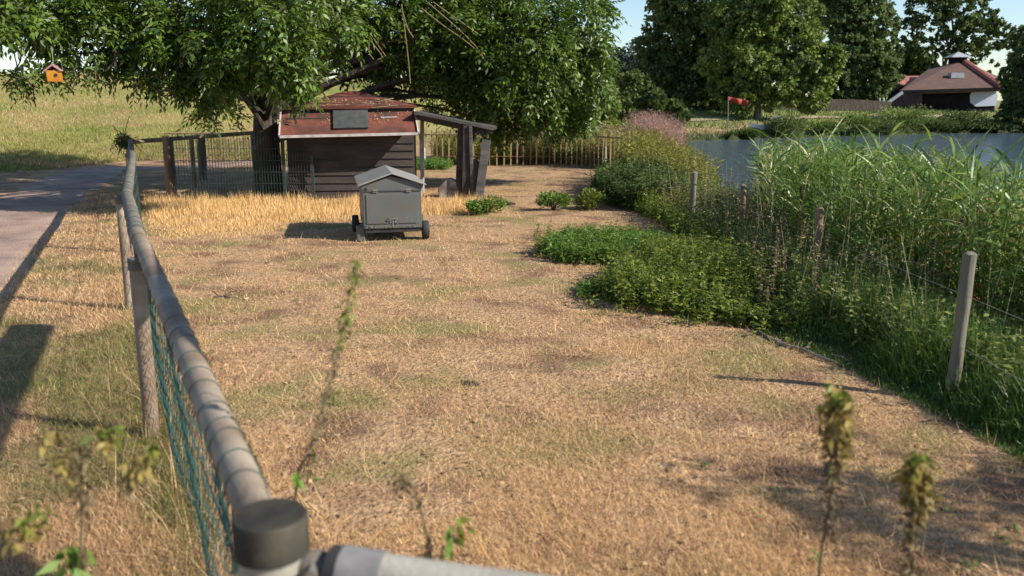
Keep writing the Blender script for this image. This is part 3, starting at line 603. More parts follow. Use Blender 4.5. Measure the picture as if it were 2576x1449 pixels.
for k in range(5):
    t0 = k/5.0; a = U0.lerp(ap, t0); b = U1.lerp(apb, t0); c_ = U1.lerp(apb, t0+.19); d_ = U0.lerp(ap, t0+.19); nn = Vector((0, -.3, 1)).normalized()*.016
    mb.poly([a+nn, b+nn, c_+nn*.3, d_+nn*.3, a, b], [(0, 1, 2, 3), (4, 5, 1, 0)])
local(root, mb.build('felt_strip', M['red'], root))
mb = MB(); nrm = (E1-E0).cross(T0-E0).normalized(); a = E0.lerp(E1, .385); b = E0.lerp(E1, .645); up = (T0-E0)
slab(mb, [a+up*.22+nrm*.05, b+up*.22+nrm*.05, b+up*1.0+nrm*.05, a+up*1.0+nrm*.05], .03); o = mb.build('roof_panel', M['slab'], root, bevel=.006); local(root, o)
mb = MB(); a = E0.lerp(E1, .74)+up*.72+nrm*.012; b = E0.lerp(E1, .86)+up*.72+nrm*.012; mb.bar(a, b, .05, .02); local(root, mb.build('roof_batten', M['trim'], root))
r = np.random.default_rng(88); k = 150; a_ = r.uniform(.3, .95, k); b_ = r.uniform(.45, 1.0, k)
P = np.array(E0)+np.outer(a_, np.array(E1-E0))+np.outer(b_, np.array(T0-E0))+np.array([0, -.004, .02])
P2 = np.array(U0)+np.outer(r.uniform(.25, .8, k), np.array(U1-U0))+np.outer(r.uniform(0, .35, k), np.array(ap-U0)*np.array([0, 1, 1]))+np.array([0, -.004, .03]); P = np.concatenate([P, P2])
tag(npmesh('roof_litter', leaves(P, r.normal(size=P.shape)*np.array([1, .6, .4]), r.normal(0, .3, P.shape)+np.array([0, -.5, 1.]), r.uniform(.02, .05, len(P)), .016).reshape(-1, 3), 4, M['drylf2']), 'pale dry leaves and bits scattered over the red shed roof', 'leaves', kind='stuff')
for k_, (p, q) in enumerate((((990, 250), (940, 262)), ((915, 262), (975, 268)), ((1000, 268), (935, 274)))):
    mb = MB(); mb.tube([at(*p, 16.0-.25*k_-.2)+Vector((0, 0, .02)), at(*q, 15.75-.2*k_)+Vector((0, 0, .02))], .009, 6); o = mb.build('roof_twig', M['drylf2'], None); tag(o, ('upper short bare twig', 'middle bare twig', 'lower bare twig')[k_]+' lying on the red felt slope of the shed', 'twig', 'twigs on the shed roof')
# lean-to on the right
lt0, lt1 = at(1043, 283, 15.2), at(1243, 324, 15.2)
mb = MB(); n = 7
for i in range(n):
    y0 = .2*i; mb.bar(lt0+Vector((0, y0, 0)), lt1+Vector((.03*math.sin(i*2), y0, .01*math.sin(i*3))), .19, .05)
local(root, mb.build('porch_roof', M['porch'], root))
mb = MB(); mb.bar(lt0+Vector((.02, .05, -.075)), lt1+Vector((-.12, .05, -.075)), .05, .09); local(root, mb.build('porch_beam', M['black'], root)); mb = MB(); mb.bar(lt0+Vector((.02, 1.1, -.075)), lt1+Vector((-.12, 1.1, -.075)), .05, .09); local(root, mb.build('porch_beam', M['black'], root))
def leg(px0, py0, px1, py1, Y, w_, t_, m_, nm='porch_post'):
    a = at(px0, py0, Y); b = at(px1, py1, Y); a.z = max(-.05, min(a.z, .0)) - .03; mb = MB(); mb.bar(a, b, w_, t_); local(root, mb.build(nm, M[m_], root, bevel=.008))
leg(1156, 500, 1164, 306, 15.25, .16, .09, 'black'); leg(1172, 503, 1176, 310, 15.15, .15, .10, 'black'); leg(1189, 498, 1183, 316, 15.1, .06, .06, 'porch')
leg(1062, 470, 1062, 290, 16.1, .07, .07, 'trim')
# hanging bark strips on the porch edge
mb = MB()
for k, (x, l) in enumerate(((1192, 38), (1200, 22), (1213, 26), (1225, 30), (1234, 18), (1186, 45))):
    mb.bar(at(x, 318+k % 3*2, 15.2), at(x+2, 318+l, 15.2), .05, .015)
local(root, mb.build('hanging_strip', M['bark'], root))
# leaning board, log stump and worn block next to the porch
a = at(1204, 498, 15.0); b = at(1224, 352, 15.1); mb = MB(); a.z = -.03; mb.bar(a, b, .15, .05); o = mb.build('leaning_board', M['porch'], None, bevel=.006); tag(o, 'grey board leaning upright against the right end of the shed porch', 'board')
mb = MB(); a = at(1194, 500, 15.2); a.z = -.02; mb.tube([a, a+Vector((.0, 0, .35)), a+Vector((0, .02, .66)), a+Vector((0, .02, .70))], [.13, .125, .11, .07], 12); o = mb.build('log_stump', M['rust'], None, smooth=True); wobble(o.data, .02, 5); tag(o, 'rounded red-brown log standing between porch post and leaning board', 'log')
mb = MB(); P = [at(x, y, 15.2) for x, y in ((1104, 484), (1100, 458), (1126, 432), (1146, 440), (1157, 470), (1150, 484))]; Q = [p+Vector((.05, .38, -.02)) for p in P]; n = len(P)
mb.poly(P+Q, [tuple(range(n)), tuple(range(n, 2*n))[::-1]] + [(i, i+n, (i+1) % n+n, (i+1) % n) for i in range(n)]); o = mb.build('wooden_block', M['stone'], None, bevel=.02); o.location.z -= min(p.z for p in P)+.01; tag(o, 'worn pale angular block lying under the shed porch', 'block')
# white stake and low green tuft behind the porch
mb = MB(); a = at(1066, 415, 22.5); mb.bar((a.x, a.y, -.05), at(1065, 372, 22.5), .09, .05); tag(mb.build('white_stake', M['white'], None, bevel=.01), 'short white stake standing behind the shed in front of the stake fence', 'stake')

# ------------------------------------------------------------------ hatch cart
ca = atz(990, 607, 0); root = empty('feed_cart', (ca.x, ca.y, 0), 'grey plastic gabled box on small black wheels standing in the dry paddock', 'cart', rz=math.radians(12))
wh, ln = .355, 1.2                       # half width, length
prof = lambda s, z0: [(-s, z0), (s, z0)]
mb = MB(); bz, ez, pz = .16, .725, .825
f = [(-wh, bz), (wh, bz), (wh+.0, ez-.11), (wh+.03, ez-.03), (0, pz-.025), (-wh-.03, ez-.03), (-wh, ez-.11)]; n = len(f)
P = [(x, 0, z) for x, z in f] + [(x, ln, z) for x, z in f]; mb.poly(P, [tuple(range(n)), tuple(range(n, 2*n))[::-1]] + [(i, i+n, (i+1) % n+n, (i+1) % n) for i in range(n)]); mb.build('body', M['cart'], root, bevel=.008)
mb = MB(); mb.box((-wh+.035, -.012, bz+.06), (wh-.04, .004, ez-.14)); mb.build('front_panel', M['cart'], root, bevel=.012, seg=3)
mb = MB(); mb.box((-wh-.002, -.014, ez-.105), (wh+.002, .004, ez-.09)); mb.build('panel_seam', M['slab'], root)
mb = MB(); th = .02; xl = wh+.06
g_ = [(-xl, ez-.045), (0, pz), (xl, ez-.045), (xl, ez-.045+th), (0, pz+th), (-xl, ez-.045+th)]; P = [(x, -.045, z) for x, z in g_] + [(x, ln+.05, z) for x, z in g_]
mb.poly(P, [(0, 1, 4, 5), (1, 2, 3, 4), (11, 10, 7, 6), (10, 9, 8, 7), (0, 6, 7, 1), (1, 7, 8, 2), (2, 8, 9, 3), (3, 9, 10, 4), (4, 10, 11, 5), (5, 11, 6, 0)]); mb.build('lid', M['cartlid'], root, bevel=.006)
for x in (-wh+.045,): mb = MB(); mb.tube([(x, -.018, ez-.075), (x, .003, ez-.075)], .016, 14); mb.build('bolt', M['tyre'], root, smooth=True)
mb = MB()
for x in (-.03, .03, 0): mb.tube([(x, -.02, bz+.085), (x, .0, bz+.085)], .006, 8)
mb.build('rivet', M['zinc'], root)
def wheel(x, y, s=1):
    mb = MB(); R_ = .115; mb.tube([(x-.045, y, R_), (x-.04, y, R_), (x-.025, y, R_), (x+.025, y, R_), (x+.04, y, R_), (x+.045, y, R_)], [R_*.6, R_*.93, R_, R_, R_*.93, R_*.6], 28); wl = mb.build('wheel', M['tyre'], root, smooth=True)
    mb = MB(); mb.tube([(x-.05, y, R_), (x+.05, y, R_)], .035, 12); mb.build('hub', M['cartlid'], wl, smooth=True)
wheel(wh+.055, .0+.12); wheel(-wh-.075, .85); wheel(wh+.055, .85)
mb = MB(); mb.tube([(-wh-.06, .85, .115), (wh+.05, .85, .115)], .012, 8); mb.tube([(-wh+.02, .12, .115), (wh+.04, .12, .115)], .012, 8); mb.build('axle', M['steeld'], root)
mb = MB(); mb.box((-wh-.09, .06, .0), (-wh+.015, .17, .19)); mb.build('stand_foot', M['cart'], root, bevel=.015)
mb = MB(); mb.box((-wh+.02, .02, bz-.05), (wh-.02, ln-.02, bz+.005)); mb.build('chassis', M['tyre'], root)

for x in (-.2, .2):
    mb = MB(); mb.box((x-.03, -.018, ez-.12), (x+.03, -.012, ez-.075)); mb.tube([(x-.034, -.02, ez-.097), (x+.034, -.02, ez-.097)], .006, 8); mb.build('hinge', M['steeld'], root)
mb = MB(); mb.tube(smooth([(-.05, -.01, bz+.13), (-.045, -.04, bz+.125), (.045, -.04, bz+.125), (.05, -.01, bz+.13)], 4), .006, 6); mb.build('handle', M['steeld'], root, smooth=True)
rr = random.Random(77); mb = MB()
for k in range(34):
    x, z = rr.uniform(-wh+.02, wh-.02), bz+abs(rr.gauss(0, .05))+.01; q = rr.uniform(.003, .008); mb.tube([(x, -.0165, z), (x, -.010, z)], [q*.6, q], 7)
tag(mb.build('mud_splash', M['stone'], root), kind='stuff')
# ------------------------------------------------------------------ chestnut paling fence behind, wire fence on the right
root = empty('paling_fence', (*atz(1240, 412, 0).xy, 0), 'long fence of thin split stakes and wire behind the shed', 'fence')
line = smooth([(-9.6, 24.0), (-6, 24.0), (-2.5, 23.4), (0.3, 23.2), (1.6, 22.6), (2.7, 20.8), (3.0, 19.4)], 40)
acc = 0; last = line[0]; cnt = 0; rest = MB()
rr = random.Random(8); stk = []
for p in line[1:]:
    acc += (p-last).length; last = p
    if acc > .155: stk.append(p.copy()); acc = 0
seen = [p for p in stk if (p.x/p.y) > -.31 or (p.x/p.y < -.33)]
near100 = set(id(p) for p in sorted(seen, key=lambda p: (p.y))[:98])
for p in stk:
    h = rr.uniform(.82, 1.0); ln_ = rr.uniform(-.03, .03); mb = MB() if id(p) in near100 else rest
    mb.bar((p.x, p.y, -.03), (p.x+ln_, p.y+rr.uniform(-.02, .02), h), .035, .022)
    if id(p) in near100: local(root, mb.build('stake', M['pale'] if rr.random() < .6 else M['postb'], root))
o = rest.build('stake', M['pale'], root); tag(o, kind='stuff'); local(root, o)
mb = MB(); mb.tube([(p.x, p.y-.02, .80) for p in line[::6]], .022, 6); mb.tube([(p.x, p.y-.02, .22) for p in line[::6]], .006, 5); local(root, mb.build('rail', M['postb'], root))
root = empty('wire_fence', (2.7, 5, 0), 'row of grey round posts joined by thin wire along the weedy lake bank', 'fence')
rp = [((2392, 1003), (2440, 638), 4.72, .036, 'postw'), ((2058, 745), (2062, 524), 7.5, .034, 'postb'), ((1868, 610), (1870, 466), 10.2, .035, 'postb'), ((1738, 575), (1747, 434), 11.3, .036, 'postw'), ((1620, 470), (1621, 398), 16.5, .035, 'postw'), ((1520, 440), (1522, 371), 20, .035, 'postw')]
tops = []
for i, (b_, t_, Y, rd_, m_) in enumerate(rp):
    p1 = at(*t_, Y); p0 = at(*b_, Y); p0.z = float(terr(p0.x, p0.y)) - .15; n = 8; mb = MB()
    mb.tube([p0.lerp(p1, k/n) for k in range(n+1)]+[p1+Vector((0, 0, .012))], [rd_]*(n+1)+[rd_*.55], 14); o = mb.build('post', M[m_], root, smooth=True); wobble(o.data, .006, 6, i); local(root, o)
    if i not in (2,): tops.append(p1)
mb = MB()
for dz in (.12, .42):
    mb.tube([t_-Vector((.0, .036, dz+.12)) for t_ in [Vector((2.62, 1.0, .85))]+tops], .0016, 4)
local(root, mb.build('wire', M['wwire'], root))

# hanging bird house in the left branches
bh = at(139, 206, 12.2); root = empty('bird_house', (bh.x, bh.y, bh.z), 'orange bird house with a pinkish roof hanging in the drooping branches', 'bird house', rz=.3)
mb = MB(); mb.poly([(-.085, -.07, 0), (.085, -.07, 0), (.085, .07, 0), (-.085, .07, 0), (-.095, -.08, .15), (.095, -.08, .15), (.095, .08, .15), (-.095, .08, .15)], [(0, 3, 2, 1), (4, 5, 6, 7), (0, 1, 5, 4), (1, 2, 6, 5), (2, 3, 7, 6), (3, 0, 4, 7)]); mb.build('body', M['yellow'], root, bevel=.006)
mb = MB(); mb.poly([(-.12, -.1, .145), (0, -.1, .24), (.12, -.1, .145), (-.12, .1, .145), (0, .1, .24), (.12, .1, .145), (0, -.1, .215), (0, .1, .215), (-.1, -.1, .14), (.1, -.1, .14), (-.1, .1, .14), (.1, .1, .14)], [(0, 1, 4, 3), (1, 2, 5, 4), (8, 6, 7, 10), (6, 9, 11, 7), (0, 8, 6, 1), (1, 6, 9, 2), (3, 4, 7, 10), (4, 5, 11, 7)]); mb.build('roof', M['pinkroof'], root)
mb = MB(); mb.tube([(.03, -.0835, .09), (.03, -.075, .09)], .022, 16); mb.build('entrance_hole', M['tyre'], root)
mb = MB(); mb.tube([(0, 0, .235), (0.01, 0, .7), (0, 0, .95)], .005, 5); mb.build('hanging_wire', M['wwire'], root)

# ------------------------------------------------------------------ ground cover
def terrp(x, y): return np.stack([x, y, terr(x, y)], 1)
def sample(n, x0, x1, y0, y1, r, keep=None, power=True):
    if power: iy = r.uniform(1/y1, 1/y0, n); y = 1/iy
    else: y = r.uniform(y0, y1, n)
    x = r.uniform(0, 1, n)
    X0 = x0(y) if callable(x0) else np.full(n, x0); X1 = x1(y) if callable(x1) else np.full(n, x1); x = X0 + (X1-X0)*x
    if keep is not None: k = keep(x, y); x, y = x[k], y[k]
    return x, y
edge = lambda Y: np.interp(Y, [0, 2.5, 3.9, 4.35, 5.5, 6.3, 7.0, 8.0, 9.5, 11, 12.5, 15, 18, 20, 22], [2.9, 2.6, 2.45, 2.38, 2.12, 1.85, 1.9, 2.1, 2.2, 2.1, 2.0, 1.75, 1.9, 2.3, 2.4])
fx = lambda Y: np.interp(Y, [p.y for p in top], [p.x for p in top])
def patch(x, y, s, seed):
    rp_ = np.random.default_rng(seed); v = 0
    for k in range(7):
        a = rp_.uniform(0, PI); fq = s*rp_.uniform(.5, 2); v = v + np.sin((x*math.cos(a)+y*math.sin(a))*fq + rp_.uniform(0, 6))
    return v/3
r = np.random.default_rng(51)
def fov(x, y): return (np.abs(x) < .63*y+.9)
# short dry turf
x, y = sample(330000, lambda Y: np.maximum(fx(Y), -.62*Y-.5), edge, 2.2, 23, r, lambda x, y: fov(x, y))
thin = (patch(x, y, 2.2, 91)*.6+patch(x, y, 6, 92)*.5 > .45) & (r.uniform(0, 1, len(x)) < .8); x, y = x[~thin], y[~thin]
g1 = patch(x, y, 1.5, 1)*.9 + patch(x, y, 6, 2)*.5 + r.normal(0, .45, len(x)) > .95
S = y/4
for mask, m_, nm, lb in ((~g1, 'straw', 'dry_turf', 'short straw-coloured grass covering the paddock'), (g1, 'verge', 'faded_turf', 'faded green patches in the dry paddock grass')):
    xx, yy = x[mask], y[mask]; k = len(xx); sc = np.clip(yy/5, .8, 2.2)
    tag(npmesh(nm, blades(terrp(xx, yy), r.uniform(.01, .042, k)*np.clip(1+.5*patch(xx, yy, 3, 93), .45, 1.8), r.uniform(.0022, .004, k)*sc, 1.15, r).reshape(-1, 3), 3, M[m_]), lb, 'grass', kind='stuff')
# loose straw lying flat
x, y = sample(9000, lambda Y: fx(Y), edge, 2.4, 16, r, fov); k = len(x)
P = terrp(x, y)+np.array([0, 0, .012]); tag(npmesh('loose_straw', blades(P, r.uniform(.04, .13, k), r.uniform(.002, .0045, k)*np.clip(y/5, .8, 2), 1.4, r).reshape(-1, 3), 3, M['gold']), 'pale loose straw bits scattered on the paddock', 'straw', kind='stuff')
# tall golden straw before the shed
x, y = sample(42000, lambda Y: fx(Y)+.15, lambda Y: np.interp(Y, [10, 12, 13.4, 15.1], [-3.8, -2.6, -.2, -.2]), 10.0, 14.85, r, lambda x, y: (y > 11.5+.5*np.sin(x*2)+r.uniform(-.6, 1.6, len(x))) & (patch(x, y, 5, 5)+r.normal(0, .5, len(x)) > -.9))
k = len(x); tag(npmesh('golden_straw', blades(terrp(x, y), r.uniform(.05, .19, k)*np.clip((y-10.6)/3, .3, 1)*(1+.35*patch(x, y, 4, 9)), r.uniform(.006, .011, k), .35, r).reshape(-1, 3), 3, M['gold']), 'taller golden dry grass in front of the shed and panels', 'grass', kind='stuff')
# verge between path and fence
x, y = sample(110000, lambda Y: np.maximum(pathx(Y)+.62, -.62*Y-.6), lambda Y: fx(Y)+.12, 2.0, 16.5, r, fov); g2 = patch(x, y, 2.2, 12) + patch(x, y, 7, 13)*.6 + r.normal(0, .3, len(x)) + np.exp(-np.abs(x-fx(y))*2.2)*.6 > .75
for mask, m_, nm, lb, hh in ((~g2, 'straw', 'dry_verge_grass', 'dry tousled grass between the path and the fence', .06), (g2, 'verge', 'green_verge_grass', 'greener grass tufts at the foot of the fence', .075)):
    xx, yy = x[mask], y[mask]; k = len(xx)
    tag(npmesh(nm, blades(terrp(xx, yy), r.uniform(.02, hh, k)*(1+.8*np.exp(-np.abs(xx-fx(yy))*4)), r.uniform(.003, .005, k)*np.clip(yy/5, .8, 2), 1.0, r).reshape(-1, 3), 3, M[m_]), lb, 'grass', kind='stuff')
# tall straw stalks round the near fence foot
x, y = sample(520, lambda Y: fx(Y)-.3, lambda Y: fx(Y)+.3, 1.9, 9, r); k = len(x)
P = terrp(x, y); D = r.normal(0, .35, (k, 3))+np.array([0, 0, 1]); tag(npmesh('dry_stalks', arcblades(P, D, r.uniform(.12, .4, k), np.full(k, .0028), np.full(k, .25), r).reshape(-1, 3), 4, M['straw']), 'long thin dry stalks along the foot of the tube fence', 'grass', kind='stuff')
# fallen leaves and little weeds in the turf
x, y = sample(1500, lambda Y: fx(Y)-1.3, edge, 2.4, 14, r, fov); k = len(x)
tag(npmesh('fallen_leaves', leaves(terrp(x, y)+np.array([0, 0, .02]), r.normal(size=(k, 3))*np.array([1, 1, .25]), r.normal(0, .4, (k, 3))+np.array([0, 0, 1.]), r.uniform(.02, .05, k), .018).reshape(-1, 3), 4, M['drylf']), 'dry curled brown leaves scattered on the short turf', 'leaves', kind='stuff')
x, y = sample(260, lambda Y: fx(Y)-1.3, edge, 2.4, 12, r, lambda x, y: patch(x, y, 1.2, 44)+r.normal(0, .5, len(x)) > .3); x = np.repeat(x, 7)+r.normal(0, .02, len(x)*7); y = np.repeat(y, 7)+r.normal(0, .02, len(y)*7); k = len(x)
tag(npmesh('turf_weeds', leaves(terrp(x, y)+np.array([0, 0, .012]), r.normal(size=(k, 3))*np.array([1, 1, .2])+np.array([0, 0, .3]), np.tile([0, 0, 1.], (k, 1)), r.uniform(.02, .055, k), .014).reshape(-1, 3), 4, M['verge2']), 'small green rosettes of weeds in the dry turf', 'weeds', kind='stuff')
# dike grass
x, y = sample(90000, lambda Y: -.66*Y-1, lambda Y: np.interp(Y, [18, 60], [-4, -6]), 19, 62, r, lambda x, y: ~((np.abs(x-pathx(y)) < .9) & (y < 21.6)) & (terr(x, y) > .03)); k = len(x)
g3 = patch(x, y, .5, 22) + patch(x, y, 2, 23)*.6 + r.normal(0, .3, k) - 1.3*np.exp(-((terr(x, y)-1.25)/.45)**2) + .35 > .0
for mask, m_, nm, lb in ((g3, 'dike', 'dike_green_grass', 'green grass patches on the dike slope'), (~g3, 'dikedry', 'dike_dry_grass', 'dry brownish grass on the dike slope')):
    xx, yy = x[mask], y[mask]; k = len(xx); tag(npmesh(nm, blades(terrp(xx, yy), r.uniform(.05, .14, k), r.uniform(.012, .03, k), .6, r).reshape(-1, 3), 3, M[m_]), lb, 'grass', kind='stuff')
# lush grass along the right fence
x, y = sample(85000, lambda Y: edge(Y)-.02, lambda Y: edge(Y)+np.interp(Y, [2, 6, 9], [2.0, 1.6, 1.2]), 2.6, 11, r, fov); k = len(x)
ramp_ = np.clip((x-edge(y)+.12*patch(x, y, 5, 61))/.6, .1, 1); D = r.normal(0, .28, (k, 3))+np.array([0, 0, 1])
tag(npmesh('bank_grass', arcblades(terrp(x, y), D, r.uniform(.2, .5, k)*ramp_, r.uniform(.004, .008, k), r.uniform(.1, .5, k), r).reshape(-1, 3), 4, M['green_grass']), 'lush dark green grass along the foot of the right-hand wire fence', 'grass', kind='stuff')
# upright leafy plants
def nettles(x, y, h, leaf, npair, r, tip=.75, wid=.5, upright=False):
    k = len(x); base = terrp(x, y); ln_ = r.normal(0, .14, (k, 3)); ln_[:, 2] = 1; ax = unit(ln_); Q = []; ang = r.uniform(0, PI, k); pf = r.uniform(.6, 1.45, k)
    for i in range(npair):
        t = .22+.78*(i+r.uniform(0, .8, k))/npair; a = ang+i*1.45
        for s in (0, PI):
            d = np.stack([np.cos(a+s), np.sin(a+s), np.full(k, .55 if upright else -.15)], 1)+r.normal(0, .25, (k, 3)); sz = pf*leaf*(1-tip*(t-.3).clip(0, 1))*r.uniform(.65, 1.3, k)
            Q.append(leaves(base+ax*(h*t)[:, None], d, np.tile([0, 0, 1.], (k, 1))+r.normal(0, .4, (k, 3)), sz, sz*wid))
    s = np.stack([np.cos(ang), np.sin(ang), np.zeros(k)], 1)*.0028
    Q.append(np.stack([base-s, base+s, base+ax*h[:, None]+s*.4, base+ax*h[:, None]-s*.4], 1))
    return np.concatenate(Q)
def stuffplants(name, x, y, h, leaf, npair, m_, lb, cat='plants', **kw):
    return tag(npmesh(name, nettles(x, y, h, leaf, npair, r, **kw).reshape(-1, 3), 4, M[m_]), lb, cat, kind='stuff')
def pixpoly(pts): return [tuple(atz(px, py, 0).xy) for px, py in pts]
def fill(poly, n):
    P = np.array(poly); x = r.uniform(P[:, 0].min(), P[:, 0].max(), n*4); y = r.uniform(P[:, 1].min(), P[:, 1].max(), n*4); k = inpoly(x, y, poly); return x[k][:n], y[k][:n]
pmain = pixpoly([(1500, 748), (1560, 775), (1700, 800), (1900, 828), (2010, 850), (2080, 780), (2020, 690), (1840, 640), (1700, 620), (1600, 655), (1540, 700)])
x, y = fill(pmain, 2600); cx, cy = np.mean(pmain, 0); dd = np.hypot((x-cx)/1.2, (y-cy)/1.6)
stuffplants('nettle_bed', x, y, (.44-.28*dd.clip(0, 1)+.08*patch(x, y, 6, 31))*r.uniform(.55, 1.2, len(x)), .062, 7, 'nettle', 'dense bed of stinging nettles spilling from the fence into the paddock')
plow = pixpoly([(1352, 640), (1400, 662), (1500, 668), (1640, 672), (1700, 640), (1640, 612), (1540, 604), (1420, 606)])
sp = pixpoly([(1440, 760), (1560, 800), (1700, 822), (1900, 850), (2040, 880), (2080, 780), (1840, 630), (1560, 590), (1340, 600), (1330, 655), (1400, 680), (1500, 690)])
x, y = fill(sp, 420); stuffplants('scattered_nettles', x, y, r.uniform(.04, .3, len(x)), .05, 5, 'nettle', 'loose nettle shoots fringing the edge of the nettle bed')
x, y = fill(plow, 1300); stuffplants('low_nettle_patch', x, y, .22*r.uniform(.6, 1.2, len(x)), .06, 5, 'nettlegreen', 'low fresh green nettles at the left tip of the nettle bed')
x, y = fill(pixpoly([(1455, 752), (1520, 750), (1510, 722), (1460, 730)]), 60); stuffplants('nettle_sprigs', x, y, .12*r.uniform(.6, 1.2, len(x)), .05, 4, 'nettlegreen', 'small nettle sprigs on bare soil before the nettle bed')
# weeds behind the wire fence up to the lake
x, y = sample(2900, lambda Y: edge(Y)+np.interp(Y, [6, 7, 12, 13], [.75, .85, .85, .3]), lambda Y: np.minimum(shore(Y)-.5, edge(Y)+2.0), 6.6, 16, r, None, False); stuffplants('dark_weeds', x, y, (.50+.1*np.sin(y*1.3)+.10*patch(x, y, 4, 71))*r.uniform(.5, 1.2, len(x)), .055, 9, 'weed', 'tall tangled dull green weeds behind the right-hand wire fence', tip=.5)
x, y = sample(520, lambda Y: edge(Y)+.1, lambda Y: edge(Y)+1.9, 6.2, 14, r, None, False); stuffplants('seeding_weeds', x, y, r.uniform(.3, .72, len(x)), .03, 14, 'weedbrown', 'brown seeding weed stems mixed through the fence weeds', tip=.2, wid=.6)
x, y = sample(1500, lambda Y: edge(Y)+.35, lambda Y: edge(Y)+1.5, 4.2, 8, r, None, False); stuffplants('fence_weeds', x, y, r.uniform(.15, .5, len(x)), .05, 8, 'weed', 'leafy weeds growing through the grass behind the near fence post', tip=.4)
# dark shrub mass and yellow-green plants at the bend of the fence
x, y = sample(3000, 1.55, 3.0, 13.2, 17.5, r, lambda x, y: ((x-2.3)/.85)**2+((y-15.2)/2.2)**2 < 1, False); stuffplants('dark_bank_shrub', x, y, (.68-.25*np.hypot((x-2.3)/.85, (y-15.2)/2.2)+.10*patch(x, y, 5, 33))*r.uniform(.45, 1.2, len(x)), .075, 9, 'leafmid', 'dark bushy weeds in front of the yellow-green plants by the lake', tip=.4)
x, y = sample(1700, 2.2, 3.9, 14.5, 19.5, r, lambda x, y: ((x-3.0)/.85)**2+((y-17)/2.4)**2 < 1, False); stuffplants('yellow_green_plants', x, y, (.98-.28*np.hypot((x-3.0)/.9, (y-17)/2.5)+.14*patch(x, y, 4, 35))*r.uniform(.5, 1.2, len(x)), .10, 12, 'willowherb', 'tall upright yellow-green plants by the lake below the pink flowers', wid=.22, upright=True, tip=.3)
x, y = sample(5200, lambda Y: Y*.0, lambda Y: np.minimum(Y*.196, shore(Y)-.3), 23.5, 33, r, None, False); hh = np.where(x/y > .14, 1.15, .8)
stuffplants('pink_flowers', x, y, hh*r.uniform(.7, 1.25, len(x)), .06, 10, 'pink', 'hazy band of pink flower spikes beside the lake', wid=.3, upright=True, tip=.2)
x, y = sample(6500, -2.2, 4.0, 21.5, 27, r, lambda x, y: y > np.interp(x, [-2, 0.3, 1.6, 2.7], [23.8, 23.5, 22.9, 21.2]), False); stuffplants('yellow_weeds', x, y, r.uniform(.45, .95, len(x)), .085, 9, 'willowherb', 'yellowing tall weeds behind the stake fence', wid=.35, upright=True, tip=.3)
x, y = sample(800, -3.4, -1.6, 21.2, 23, r, None, False); stuffplants('green_tuft', x, y, r.uniform(.12, .3, len(x)), .07, 5, 'nettlegreen', 'fresh green ground plants behind the shed porch')
x, y = sample(700, lambda Y: edge(Y)-.05, lambda Y: edge(Y)+.6, 9.5, 14, r, None, False); stuffplants('bank_dead_stems', *(lambda q: (q[0], q[1], r.uniform(.5, 1.0, len(q[0]))))(sample(170, lambda Y: edge(Y)+.1, lambda Y: edge(Y)+1.6, 5.2, 17, r, None, False)), .03, 6, 'drylf2', 'pale dead weed stems standing among the bank plants', tip=.2, wid=.3, upright=True)
stuffplants('pale_weeds', x, y, r.uniform(.15, .42, len(x)), .05, 9, 'nettle', 'mid green leafy weeds around the fence posts by the lake', tip=.4)
# reeds
x, y = sample(2300, lambda Y: np.interp(Y, [4, 6, 8, 10, 12, 14], [4.3, 3.5, 3.0, 3.0, 3.5, 4.2]), lambda Y: np.interp(Y, [4, 6, 8, 10, 12, 14], [5.2, 5.4, 5.6, 5.9, 6.0, 5.6]), 4.3, 13.5, r, None, False)
k = len(x); base = np.stack([x, y, np.maximum(terr(x, y), -.62)], 1); hr = np.interp(x/y, [.2, .27, .38, .46, .56, .7], [1.0, 1.22, 1.45, 1.5, 1.5, 1.5])*r.uniform(.72, 1.08, k); ax = unit(np.stack([r.normal(0, .09, k), r.normal(0, .09, k), np.ones(k)], 1)); Q = []
for i in range(8):
    t = .25+.75*(i+r.uniform(0, 1, k))/8; a = r.uniform(0, 2*PI, k)
    d = np.stack([np.cos(a)*.7, np.sin(a)*.7, r.uniform(.25, 1.2, k)], 1); Q.append(arcblades(base+ax*(hr*t)[:, None], d, r.uniform(.22, .46, k), r.uniform(.014, .027, k), r.uniform(.1, .55, k), r))
s = np.stack([np.full(k, .0035), np.zeros(k), np.zeros(k)], 1); Q.append(np.stack([base-s, base+s, base+ax*hr[:, None]+s, base+ax*hr[:, None]-s], 1))
Q = np.concatenate(Q); dead = (np.arange(len(Q)) % k) < k*.11
tag(npmesh('dry_reeds', Q[dead].reshape(-1, 3), 4, M['drylf2']), 'straw-coloured dead reed stems and blades among the green reeds', 'reeds', kind='stuff')
tag(npmesh('reed_bed', Q[~dead].reshape(-1, 3), 4, M['reed']), 'tall bright green reeds growing at the lake edge on the right', 'reeds', kind='stuff')
x, y = sample(260, 3.6, 4.9, 6.6, 9, r, None, False); base_ = stuffplants('rusty_seed_heads', x, y, r.uniform(1.05, 1.35, len(x)), .035, 14, 'twig', 'rusty orange seed heads among the reeds', tip=.2)
base_.data.materials[0] = mat('rusty_seed', (.35, .13, .04), .9, (.5, .22, .08), island=True, trans=.2)
# far bank grass
x, y = sample(38000, 9, 42, 49, 80, r, lambda x, y: y > far(x)+.3, False); k = len(x); tag(npmesh('far_lawn_grass', blades(terrp(x, y), r.uniform(.08, .26, k), r.uniform(.04, .09, k), .6, r).reshape(-1, 3), 3, M['verge2']), 'sunlit grass on the far bank of the lake', 'grass', kind='stuff')

